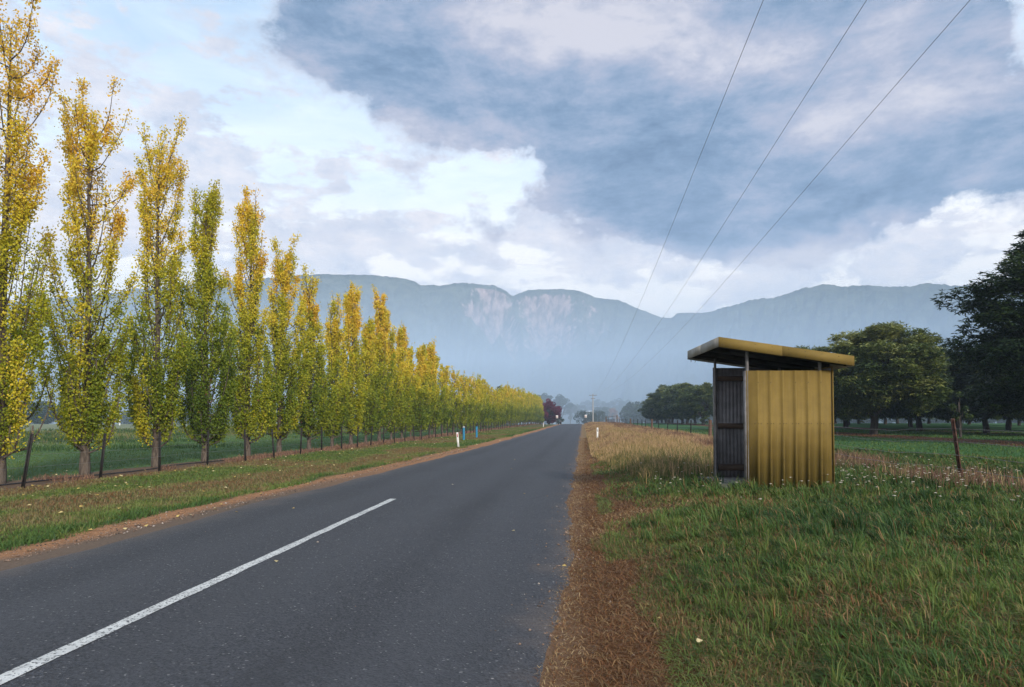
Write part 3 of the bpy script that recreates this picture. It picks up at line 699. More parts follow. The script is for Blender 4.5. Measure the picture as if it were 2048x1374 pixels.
sap.location = (27.4, 53, gz1(27.4, 53)); tag(sap, 'slender green sapling behind the leaning fence post at the right', 'tree')
bu = make_leafy('round_shrub', 42, 1.7, .85, 900, .09, 'chestnut_leaf', .2, 'dome', 20)
bu.location = (23.2, 134, gz1(23.2, 134)); tag(bu, 'small round dark shrub in the paddock just left of the shelter', 'shrub')

# ------------------------------------------------------------------ trees beyond the crest
def at(u, d):                               # bearing given by a 2048-px column, distance d
    return W((u - 1024) / 1365 * d, d)
def put(o, u, d, label, cat='tree', group=None, dz=0.):
    x, y = at(u, d); o.location = (x, y, gz1(x, y) + dz); return tag(o, label, cat, group)
put(make_leafy('purple_tree', 51, 9.9, 4.2, 16000, .2, 'purple_leaf', .3, 'dome', 110), 1098, 252, 'crimson-purple round tree at the end of the poplar row')
put(make_leafy('dark_tree', 52, 4.2, 2.0, 1500, .14, 'far_leaf', .4, 'dome', 24), 1117, 256, 'small dark green tree on the right flank of the purple tree')
put(make_leafy('round_tree', 53, 6.9, 4.6, 3600, .2, 'far_leaf', .5, 'dome', 50), 1170, 290, 'low round dark tree behind the right-hand speed sign')
put(make_leafy('round_tree', 54, 6.6, 4.4, 3600, .2, 'far_leaf', .5, 'dome', 50), 1194, 300, 'low round dark tree just right of the power pole')
put(make_leafy('broad_tree', 55, 12., 5.6, 3600, .28, 'far_leaf', 1., 'dome', 50), 1205, 385, 'taller hazy tree behind the power pole')
put(make_leafy('autumn_tree', 56, 10.8, 4., 2600, .28, 'rust_leaf', 1., 'cone', 40), 1226, 380, 'hazy orange autumn tree right of the power pole')
put(make_leafy('dark_tree', 57, 15., 3.6, 3000, .26, 'far_leaf', 1., 'cone', 34), 999, 250, 'dark narrow tree poking up behind the dip in the poplar row')
gums = [make_leafy('gum_tree', 60 + i, 18., 6.5, 3000, .38, 'far_leaf', 5., 'gum', 30) for i in range(3)]
gl = [(985, 420, .95), (1035, 390, .95), (1062, 400, 1.0), (1085, 380, 1.05), (1104, 385, 1.12), (1122, 400, 1.0), (1141, 430, .85), (1158, 470, .95), (1176, 520, 1.1), (1196, 500, 1.1), (1214, 480, 1.05), (1236, 500, 1.15), (1254, 480, 1.05), (1272, 500, 1.15), (1296, 520, 1.1)]
for i, (u, d, s) in enumerate(gl):
    o = gums[i] if i < 3 else copy_tree(gums[i % 3]); o.scale = (s, s, s); o.rotation_euler = (0, 0, i * 1.3)
    side = 'left of the road end' if u < 1160 else 'right of the road end'
    put(o, u, d, f'hazy gum tree {side}, {ordinal(i + 1)} of the skyline from the left', group='hazy gum trees beyond the road crest')
def wood(name, pts, n, hmax, label, ls=.6):
    r = np.random.default_rng(len(pts) * 7 + int(hmax)); P = np.array(pts, float); k = r.integers(0, len(P) - 1, n); f = r.random((n, 1))
    # clumped crowns along a line of bearings
    nc = int(len(P) * 16); kc = r.integers(0, len(P) - 1, nc); fc = r.random((nc, 1)); c = P[kc] * (1 - fc) + P[kc + 1] * fc + r.normal(0, 9, (nc, 2))
    hc = hmax * r.uniform(.45, 1., nc); rc = r.uniform(2.5, 5., nc)
    j = r.integers(0, nc, n); v = unit(n, r); q = r.uniform(.5, 1, n)**.4
    C = np.zeros((n, 3)); C[:, :2] = c[j] + v[:, :2] * (rc[j] * q)[:, None]
    C[:, 2] = gz(C[:, 0], C[:, 1]) + hc[j] * (.52 + .46 * v[:, 2] * q)
    A = unit(n, r) * ls; B = perp(A, r) * ls * .6; V, Q = rhombi(C, A, B)
    o = mesh(name, V, Q, None, M['far_leaf'], attrs={'hue': np.repeat(np.clip(.4 + r.normal(0, .15, nc)[j] + r.normal(0, .1, n), 0, 1), 4)})
    tag(o, label, 'wood', kind='stuff')
wood('far_wood', [at(-150, 300), at(0, 290), at(200, 300), at(420, 330), at(650, 380), at(850, 420), at(1000, 440)], 60000, 13, 'dark band of distant trees across the far side of the left field')
wood('far_wood', [at(1290, 330), at(1400, 300), at(1560, 290), at(1700, 290), at(1900, 280), at(2150, 270)], 60000, 13, 'dark band of distant trees behind the orchard on the right')

# pale-roofed house in the haze
h = empty('farmhouse', (0, 0, 0)); put(h, 1176, 470, 'pale-roofed farmhouse faint in the haze left of the power pole', 'house', dz=0)
h.rotation_euler = (0, 0, .2); h.location.z += 7.2
b = MB(); b.box(-2.6, 2.6, -2, 2, -8, 2.6); b.build('wall', M['house_wall'], h)
b = MB(); b.hexa([(-3, -2.5, 2.6), (3, -2.5, 2.6), (-3, 2.5, 2.6), (3, 2.5, 2.6), (-2.6, -.1, 4.1), (2.6, -.1, 4.1), (-2.6, .1, 4.1), (2.6, .1, 4.1)]); b.build('roof', M['pale_roof'], h)
for x in (-1.5, .6):
    b = MB(); b.box(x, x + .9, -2.03, -1.98, .9, 1.9); b.build('window', M['dark_glass'], h)

# ------------------------------------------------------------------ fences
def star_picket(h, lean=(0, 0)):
    b = MB(); t = .045
    Mx = Matrix.Rotation(lean[0], 4, 'Y') @ Matrix.Rotation(lean[1], 4, 'X')
    for a in (0, 2.094, 4.189):
        b.box(0, t, -.006, .006, -.25, h, Mx @ Matrix.Rotation(a + .5, 4, 'Z'))
    return b
def left_fence():
    x0 = -13.45; root = empty('wire_fence', (x0, 15, 0)); tag(root, 'plain wire fence of thin dark steel pickets running along the foot of the poplar row', 'fence')
    Y = [15.2, 17.9, 20.6]
    while Y[-1] < 246: Y.append(Y[-1] + 2.74 + rng.normal(0, .05))
    leans = {0: (.16, 0), 1: (.10, .0), 2: (0, 0)}
    protos = []
    for i, y in enumerate(Y):
        z = gz1(x0, y)
        if i < 3 or len(protos) < 4:
            o = star_picket(1.28 if i else 1.33, leans.get(i, (rng.normal(0, .03), rng.normal(0, .02)))).build('post', M['picket'], root)
            if i >= 3: protos.append(o)
        else: o = protos[i % 4].copy(); COL.objects.link(o)
        o.location = (rng.normal(0, .03), y - 15, z)
        if i >= 7: o.rotation_euler = (0, 0, rng.uniform(0, 6))
    for hz, rr in ((1.12, .003), (.80, .003), (.5, .003)):
        ys_ = np.arange(-10, 247, 2.0); P = np.stack([ys_ * 0, ys_ - 15, gz(ys_ * 0 + x0, ys_) + hz - .03 * np.abs(np.sin(ys_ * 1.15))], -1)
        b = MB(); b.tube(P, rr, 4); b.build('wire', M['wire'], root)
    # irrigation pipe lying at the foot of the row
    ys_ = np.arange(8, 246, 1.2); P = np.stack([-14.3 + .12 * np.sin(ys_ * .7), ys_, gz(ys_ * 0 - 14.3, ys_) + .03], -1)
    b = MB(); b.tube(P, .018, 6); tag(b.build('irrigation_pipe', M['black_plastic']), 'thin black irrigation pipe lying on bare soil along the poplar trunks', 'pipe')
left_fence()
def back_fence():
    pts = [(67, 58), (165, 88), (235, 120), (452, 150), (584, 118), (693, 128)]
    root = empty('post_fence', (-60, 60, 0)); tag(root, 'weathered grey post fence far out in the left field', 'fence')
    Ps = []
    x0 = -42
    for y in np.arange(30, 200, 9.5):
        x = x0 - (y - 30) * .03; z = gz1(x, y); b = MB(); b.tube(np.array([(0, 0, -.2), (rng.normal(0, .05), 0, 1.25)]), .075, 7)
        o = b.build('post', M['old_wood'], root); o.location = (x + 60, y - 60, z); Ps.append((x, y, z))
    for hz in (1.1, .7):
        b = MB(); b.tube(np.array([(x + 60, y - 60, z + hz) for x, y, z in Ps]), .006, 4); b.build('wire', M['wire'], root)
    x, y = at(240, 170); b = MB(); b.tube(np.array([(0, 0, 0), (0, 0, 1.9)]), .16, 8); o = b.build('marker_post', M['white_post']); o.location = (x, y, gz1(x, y)); tag(o, 'small white post far out in the left field', 'post')
back_fence()
def right_fence():
    x0 = 7.5; root = empty('barbed_wire_fence', (x0, 15, 0)); tag(root, 'barbed wire fence with a rusty leaning post, between the flowery verge and the orchard', 'fence')
    ys_ = [0.8, 7.9, 14.75, 21.8, 28.7, 35.6, 42.2]
    while ys_[-1] < 150: ys_.append(ys_[-1] + 6.9 + rng.normal(0, .3))
    pr = None; n = 0
    for i, y in enumerate(ys_):
        x = x0 + rng.normal(0, .05); z = gz1(x, y)
        if i == 2:
            b = MB(); Mx = Matrix.Rotation(-.13, 4, 'Y') @ Matrix.Rotation(.03, 4, 'X'); b.box(-.03, .03, -.022, .022, -.2, 1.30, Mx); b.box(-.008, .008, -.05, -.022, -.2, 1.28, Mx)
            o = b.build('post', two('rusty_post', (.015, .01, .008), (.10, .045, .03), 12, .8), root); o['label'] = 'rusty steel post leaning to the left'
        elif i % 5 == 1:
            b = MB(); b.tube(np.array([(0, 0, -.2), (.02, 0, .6), (.03, .02, 1.32)]), np.array([.12, .11, .10]), 8); o = b.build('post', M['red_wood'], root)
        elif pr is None: pr = o = star_picket(1.27, (.03, .01)).build('post', M['picket'], root)
        else: o = pr.copy(); COL.objects.link(o)
        o.location = (x - x0, y - 15, z)
    for q, hz in enumerate((1.08, .82, .55, .28)):
        yy = np.arange(-5, ys_[-1], .9); zz = gz(yy * 0 + x0, yy); b = MB()
        P = np.stack([yy * 0, yy - 15, zz + hz - .04 * np.abs(np.sin((yy - .8) / 6.95 * np.pi))], -1); b.tube(P, .0035, 4)
        for yb in np.arange(6, 40, .12):       # barbs
            zb = np.interp(yb, yy, P[:, 2]); a = rng.uniform(0, 3.14)
            b.tube(np.array([(-.014 * math.cos(a), yb - 15, zb - .014), (.014 * math.cos(a), yb - 15 + .008, zb + .014)]), .0022, 3, cap=False)
        b.build('wire', M['wire'], root)
right_fence()
def gate():
    (xa, ya), (xb, yb) = (7.6, 152.5), (8.0, 196.)
    xa, ya = at(1234, 153); xb, yb = at(1212, 205)
    root = empty('fence_strainer', (xa, ya, gz1(xa, ya))); tag(root, 'timber strainer assembly with one long top rail at the far end of the right fence', 'fence')
    b = MB(); b.tube(np.array([(0, 0, -.2), (0, 0, 2.0)]), .14, 8); b.build('post', M['old_wood'], root)
    b = MB(); dx, dy = xb - xa, yb - ya; dz = gz1(xb, yb) - gz1(xa, ya)
    b.tube(np.array([(dx, dy, dz - .2), (dx, dy, dz + 2.0)]), .16, 8); b.build('post', M['old_wood'], root)
    b = MB(); b.tube(np.array([(0, 0, 1.85), (dx, dy, dz + 1.85)]), .05, 6); b.build('rail', M['old_wood'], root)
gate()
# low fence continuing from strainer to the crest
def far_fence():
    root = empty('wire_fence', (7, 155, 0)); tag(root, 'low far stretch of wire fence with many close thin pickets near the road crest', 'fence')
    ys_ = np.arange(158, 226, 4.2); pr = None
    for y in ys_:
        x = 7.2 + rng.normal(0, .05)
        if pr is None: pr = o = star_picket(1.25).build('post', M['picket'], root)
        else: o = pr.copy(); COL.objects.link(o)
        o.location = (x - 7, y - 155, gz1(x, y))
    b = MB(); b.tube(np.array([(.2, y - 155, gz1(7.2, y) + 1.1) for y in ys_]), .006, 4); b.build('wire', M['wire'], root)
far_fence()

# ------------------------------------------------------------------ roadside furniture
def guide_post(x, y, label, lean, refl='red_reflector'):
    root = empty('guide_post', (x, y, gz1(x, y))); root.rotation_euler = (0, lean, 0); tag(root, label, 'guide post', 'white guide posts along the road')
    b = MB(); w = .055; pts = []
    for z, ww in ((-.2, w), (.88, w)): pass
    b.hexa([(-w, -.014, -.2), (w, -.014, -.2), (-w, .014, -.2), (w, .014, -.2), (-w, -.014, .90), (w * .9, -.014, .93), (-w, .014, .90), (w * .9, .014, .93)])
    b.box(-w - .006, -w, -.02, .03, -.2, .89); b.box(w, w + .006, -.02, .03, -.2, .9)
    b.build('post', M['white_post'], root)
    r = MB(); r.box(-.024, .024, -.024, -.0145, .62, .83); r.build('reflector', M[refl], root)
guide_post(-7.5, 40.8, 'white guide post with a red reflector, leaning left of the blue posts', -.09)
guide_post(-7.35, 127, 'far white guide post on the left verge near the road crest', 0.03)
guide_post(1.05, 51, 'white guide post standing in dry tan grass on the right verge', 0.02, 'grey_reflector')
for (x, y, cap, lab) in ((-9.85, 56, True, 'blue pipe post with a grey rounded cap, left of the pair'), (-9.9, 63.2, False, 'blue pipe post without a cap, right of the pair')):
    root = empty('marker_post', (x, y, gz1(x, y))); tag(root, lab, 'post', 'pair of blue posts by the poplars')
    b = MB(); b.tube(np.array([(0, 0, -.2), (0, 0, .5), (0, 0, 1.02)]), .095, 14); b.build('pipe', M['blue_pipe'], root, True)
    b = MB()
    if cap: b.tube(np.array([(0, 0, 1.02), (0, 0, 1.08), (0, 0, 1.13), (0, 0, 1.16)]), np.array([.10, .10, .07, .02]), 12); b.build('cap', M['grey_cap'], root, True)
    else: b.tube(np.array([(0, 0, 1.02), (0, 0, 1.22)]), .02, 6); b.build('stake', M['picket'], root)
def sign(x, y, label):
    root = empty('speed_sign', (x, y, gz1(x, y))); tag(root, label, 'road sign', 'pair of white signs at the crest')
    b = MB(); b.tube(np.array([(0, 0, -.3), (0, 0, 2.55)]), .035, 8); b.build('post', M['galv'], root)
    b = MB(); b.box(-.32, .32, -.05, -.038, 1.72, 2.58); b.build('panel', M['white_post'], root)
    a = np.linspace(0, 2 * np.pi, 33); V = []
    for q in (.24, .18): V += [(q * math.cos(t), -.0535, 2.2 + q * math.sin(t)) for t in a]
    V = np.array(V); b = MB(); b.add(V, [(i, i + 1, 34 + i, 33 + i) for i in range(32)]); b.build('red_ring', M['red_reflector'], root)
sign(-7.4, 195, 'white sign with a red ring on the left verge in front of the purple tree')
sign(.75, 195, 'white sign with a red ring in front of a low round dark tree')
x, y = at(1121.3, 196); root = empty('roadside_bin', (x, y, gz1(x, y))); tag(root, 'small dark bin with a pale lid at the left road edge on the crest', 'bin')
b = MB(); b.hexa([(-.2, -.2, .05), (.2, -.2, .05), (-.2, .2, .05), (.2, .2, .05), (-.26, -.28, .88), (.26, -.28, .88), (-.26, .28, .88), (.26, .28, .88)]); b.build('body', M['black_plastic'], root)
b = MB(); b.hexa([(-.29, -.31, .88), (.29, -.31, .88), (-.29, .31, .88), (.29, .31, .88), (-.22, -.22, .97), (.22, -.22, .97), (-.22, .22, .97), (.22, .22, .97)]); b.build('lid', M['grey_cap'], root)
b = MB(); b.tube(np.array([(-.26, .24, .09), (-.2, .24, .09)]), .09, 10); b.tube(np.array([(.2, .24, .09), (.26, .24, .09)]), .09, 10); b.build('wheel', M['black_plastic'], root)

# power pole and lines
PY = 250.; px_, py_ = 3.6, PY
def power_pole():
    root = empty('power_pole', (px_, py_, gz1(px_, py_))); tag(root, 'tall pale timber power pole with crossarms beyond the road crest', 'pole')
    b = MB(); b.tube(np.array([(0, 0, -.5), (0, 0, 5), (0, 0, 11.2)]), np.array([.26, .22, .16]), 10); b.build('pole', M['grey_cap'], root, True)
    for z, l in ((10.6, 1.35), (9.4, .8)):
        b = MB(); b.box(-l, l, -.26, -.17, z - .07, z + .07); c = b.build('crossarm', M['old_wood'], root)
        for x in ((-1.15, 0., 1.15) if l > 1 else (-.6, .6)):
            i_ = MB(); i_.tube(np.array([(x, -.215, z + .07), (x, -.215, z + .14), (x, -.215, z + .22)]), np.array([.03, .06, .05]), 8); q = i_.build('insulator', M['porcelain'], root); q.parent = c
power_pole()
ztop = gz1(px_, py_) + 10.82
KY = [-60, -30, 0, 8.8, 13.4, 20, 30, 41, 60, 80, 110, 150, 200, 250]
KZ = [10.3, 8.3, 6.98, 6.72, 6.58, 6.30, 6.05, 5.88, 5.82, 5.95, 6.5, 7.55, 9.1, ztop]
for i, (xn, nm) in enumerate(((2.22, 'leftmost of the three power lines overhead'), (3.48, 'middle one of the three power lines overhead'), (4.74, 'rightmost of the three power lines overhead, starting nearest the top right corner'))):
    yy = np.linspace(-60, 250, 120); zz = np.interp(yy, KY, KZ)
    for _ in range(6): zz[1:-1] = (zz[:-2] + 2 * zz[1:-1] + zz[2:]) / 4
    xx = np.interp(yy, [-60, 40, 250], [xn, xn, px_ + (i - 1) * 1.15]); b = MB(); b.tube(np.stack([xx, yy, zz], -1), .0038, 5)
    tag(b.build('power_line', M['wire']), nm, 'power line', 'power lines crossing the sky')

# ------------------------------------------------------------------ bus shelter
def shelter():
    x, y = 2.921, 12.67; z0 = .345
    root = empty('bus_shelter', (x, y, z0), R_(4.0)); tag(root, 'mustard yellow ribbed steel bus shelter with a sloping skillion roof, open towards the road', 'bus shelter')
    Wd, Dp, Hn, Hf = 1.53, 2.12, 2.115, 2.33
    def ribbed(length, h0, h1, axis, pos, out, pitch, rw, rd, name, mat, off=.0, fine=False):
        pts = []; s = 0.
        if fine:                             # narrow sinusoidal corrugations
            n = int(length / .019)
            pts = [(length * i / n, rd * .5 * (1 + math.sin(i * 2 * math.pi / 4))) for i in range(n + 1)]
        else:
            pts.append((0, 0)); c = pitch * off
            while c < length - rw:
                if c > .01: pts += [(c - .004, 0), (c + rw * .22, rd), (c + rw * .78, rd), (c + rw, 0), (c + rw + (pitch - rw) * .5 - .012, .0), (c + rw + (pitch - rw) * .5 - .004, .002), (c + rw + (pitch - rw) * .5 + .004, .002), (c + rw + (pitch - rw) * .5 + .012, 0)]
                c += pitch
            pts = [p for p in pts if p[0] <= length]; pts.append((length, 0))
        V = []; th = .004
        for (a, d) in pts:
            for z in (h0, h1):
                for e in (d, d - th):
                    V.append((a, pos + out * e, z) if axis == 'x' else (pos + out * e, a, z))
        Q = []
        for i in range(len(pts) - 1):
            k0, k1 = i * 4, (i + 1) * 4
            Q += [(k0, k1, k1 + 2, k0 + 2), (k0 + 1, k0 + 3, k1 + 3, k1 + 1), (k0 + 2, k1 + 2, k1 + 3, k0 + 3), (k0, k0 + 1, k1 + 1, k1)]
        Q += [(0, 2, 3, 1), (len(V) - 4, len(V) - 3, len(V) - 1, len(V) - 2)]
        return mesh(name, V, Q, None, mat, root)
    # near side wall (yellow, faces the camera): nose folded round the front post
    w1 = ribbed(Wd, .02, Hn, 'x', 0, -1, .222, .048, .036, 'side_wall', M['yellow_paint'], off=.84)
    w1['label'] = 'mustard yellow near side wall'
    b = MB()
    for z in (.24, .52, 1.16, 1.9):          # roofing screws
        for i in range(7):
            xx = .222 * .84 + .222 * i + .024
            if z in (.24, .52, 1.9) and rng.random() < .45: continue
            for dx in (-.055, .0, .055) if z == 1.16 else (0,):
                yy = -.040 if dx == 0 else -.004
                b.tube(np.array([(xx + dx, yy + .002, z), (xx + dx, yy - .006, z)]), .007, 6)
    b.build('screws', M['rail_wood'], root)
    b = MB(); b.box(-.030, -.002, -.034, .05, .0, Hn - .004); b.build('corner_trim', M['galv'], root)
    b = MB(); b.box(Wd + .001, Wd + .014, -.034, .03, .0, Hn + .006); b.build('end_trim', M['yellow_paint'], root)
    ribbed(Wd, .02, Hf, 'x', Dp, 1, .1, .05, .018, 'far_wall', M['inner_sheet'], fine=True)
    ribbed(Dp, .02, Hn + .08, 'y', Wd + .02, 1, .222, .062, .030, 'back_wall', M['yellow_paint'], off=.84)
    ribbed(Dp - .03, .05, Hn + .05, 'y', Wd - .012, -1, .1, .05, .014, 'back_lining', M['inner_sheet'], fine=True)
    ribbed(Wd - .09, .05, Hn - .05, 'x', .052, 1, .1, .05, .014, 'side_lining', M['inner_sheet'], fine=True)
    rz = lambda xx: 2.70 - .148 * (xx + .54)          # top of roof (local)
    for (a, c, r) in ((.035, .028, .030), (-.005, Dp - .05, .026), (Wd - .20, .03, .03), (Wd - .20, Dp - .05, .03)):
        b = MB(); b.tube(np.array([(a, c, 0), (a, c, rz(a) - .10)]), r, 10); b.build('post', M['galv'], root, True)
    for z, hh in ((1.05, .11), (.17, .13), (2.05, .10)):
        b = MB(); b.box(.05, Wd - .04, Dp - .075, Dp - .022, z, z + hh); b.build('rail', M['rail_wood'], root)
    b = MB(); b.box(-.035, -.012, Dp - .02, Dp + .03, 0, Hf + .005); b.build('edge_trim', M['galv'], root)
    # roof
    x0, x1, y0, y1 = -.54, 1.82, -.25, 2.25
    b = MB(); n = 34; V = []; Q = []
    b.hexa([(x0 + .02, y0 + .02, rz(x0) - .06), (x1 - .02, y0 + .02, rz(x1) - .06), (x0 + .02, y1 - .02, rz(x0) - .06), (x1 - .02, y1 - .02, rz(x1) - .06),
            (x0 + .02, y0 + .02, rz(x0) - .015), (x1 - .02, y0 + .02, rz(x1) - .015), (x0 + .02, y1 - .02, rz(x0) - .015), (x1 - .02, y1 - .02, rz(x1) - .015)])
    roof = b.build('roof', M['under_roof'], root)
    def fas(name, P0, P1, t, mat, hh=.178):
        (xa, ya), (xb, yb) = P0, P1; nx, ny = t; b = MB()
        b.hexa([(xa, ya, rz(xa) - hh), (xb, yb, rz(xb) - hh), (xa + nx, ya + ny, rz(xa) - hh), (xb + nx, yb + ny, rz(xb) - hh),
                (xa, ya, rz(xa)), (xb, yb, rz(xb)), (xa + nx, ya + ny, rz(xa)), (xb + nx, yb + ny, rz(xb))])
        o = b.build(name, mat, roof); return o
    f1 = fas('fascia', (x0, y0), (x0 + 1.11, y0), (0, .018), M['yellow_paint']); f1['label'] = 'yellow fascia board facing the camera, left half'
    f1b = fas('fascia', (x0 + 1.114, y0 + .003), (x1, y0 + .003), (0, .018), M['yellow_paint'], .172); f1b['label'] = 'yellow fascia board facing the camera, right half'
    b = MB()
    for xx in np.arange(x0 + .06, x1, .29):
        for dz_ in (.045, .135): b.tube(np.array([(xx, y0 + .004, rz(xx) - dz_), (xx, y0 - .004, rz(xx) - dz_)]), .006, 6)
    b.build('fascia_nails', M['rail_wood'], roof)
    f2 = fas('fascia', (x0 - .003, y0 + .02), (x0 - .003, y0 + 1.3), (.018, 0), M['grey_fascia'], .172); f2['label'] = 'weathered grey fascia board facing the road'
    f3 = fas('fascia', (x0 - .003, y0 + 1.304), (x0 - .003, y1 - .02), (.018, 0), M['grey_fascia'], .172)
    fas('fascia', (x0, y1 - .018), (x1, y1 - .018), (0, .018), M['grey_fascia'])
    fas('fascia', (x1 - .018, y0 + .02), (x1 - .018, y1 - .02), (.018, 0), M['grey_fascia'])
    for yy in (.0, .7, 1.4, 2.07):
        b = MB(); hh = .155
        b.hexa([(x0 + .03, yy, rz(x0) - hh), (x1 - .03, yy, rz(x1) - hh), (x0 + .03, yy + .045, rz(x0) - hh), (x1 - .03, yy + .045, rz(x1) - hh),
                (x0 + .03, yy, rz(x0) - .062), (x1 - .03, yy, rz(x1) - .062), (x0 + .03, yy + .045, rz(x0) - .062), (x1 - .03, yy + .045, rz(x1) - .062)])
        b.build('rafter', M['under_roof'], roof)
    b = MB(); b.box(-.36, Wd - .02, .06, Dp - .0, -.25, .035); b.build('slab', M['concrete'], root)
    for (a, c) in ((-.50, 2.2), (-.4, 2.26)):          # bits of wire hanging from the far corner
        b = MB(); b.tube(np.array([(a, c, 2.52), (a + .03, c, 2.49), (a + .02, c, 2.46)]), .006, 4); b.build('wire_end', M['wire'], roof)
    b = MB(); b.box(Wd * .55, Wd - .05, .08, Dp - .08, .45, .49); b.build('seat', M['rail_wood'], root)
    for yy in (.25, Dp - .3):
        b = MB(); b.box(Wd * .62, Wd - .1, yy, yy + .05, .045, .449); b.build('seat_leg', M['galv'], root)
shelter()

# ------------------------------------------------------------------ grass
def blades(name, X, Y, h, w, lean, hue, mat, label, r, droop=.35, cat='grass', zoff=0.):
    n = len(X); Z = gz(X, Y) + zoff; th = r.uniform(0, 2 * np.pi, n) if np.isscalar(lean) or lean.ndim == 1 else None
    if th is not None: D = np.stack([np.cos(th), np.sin(th)], -1) * np.reshape(lean, (-1, 1)) * np.ones((n, 1))
    else: D = lean
    ph = r.uniform(0, 2 * np.pi, n); Wv = np.stack([np.cos(ph), np.sin(ph), np.zeros(n)], -1) * (w / 2)[:, None]
    B = np.stack([X, Y, Z - .01], -1)
    l = np.linalg.norm(D, axis=1)
    up = h / np.sqrt(1 + l**2)
    Mid = B + np.stack([D[:, 0] * up * .42, D[:, 1] * up * .42, up * .62], -1)
    Tip = B + np.stack([D[:, 0] * up * 1.2, D[:, 1] * up * 1.2, up * (1 - droop * np.minimum(l, 1.3))], -1)
    V = np.stack([B - Wv, B + Wv, Mid + Wv * .8, Mid - Wv * .8, Tip], 1).reshape(-1, 3); o = np.arange(n) * 5
    Q = np.stack([o, o + 1, o + 2, o + 3], -1); T = np.stack([o + 3, o + 2, o + 4], -1)
    ob = mesh(name, V, Q, T, mat, attrs={'hue': np.repeat(np.clip(hue, 0, 1), 5)})
    tag(ob, label, cat, kind='stuff'); return ob
def in_view(X, Y, m=.09):
    xc = X * math.cos(YAW) + Y * math.sin(YAW); d = -X * math.sin(YAW) + Y * math.cos(YAW)
    return (d > 2.2) & (np.abs(xc) < d * (.75 + m) + .6)
SH = (2.921, 12.67, R_(4.0))
def outside_shelter(X, Y):
    dx, dy = X - SH[0], Y - SH[1]; c, s = math.cos(SH[2]), math.sin(SH[2]); lx, ly = dx * c + dy * s, -dx * s + dy * c
    return ~((lx > -.20) & (lx < 1.62) & (ly > -.01) & (ly < 2.16))
def sample(n, x0, x1, y0, y1, r, power=1.):   # denser close to the viewer
    u = r.random(n)
    if power == 1: Y = y0 * (y1 / y0)**u
    else: Y = y0 + (y1 - y0) * u
    X = r.uniform(x0, x1, n); k = in_view(X, Y); return X[k], Y[k]
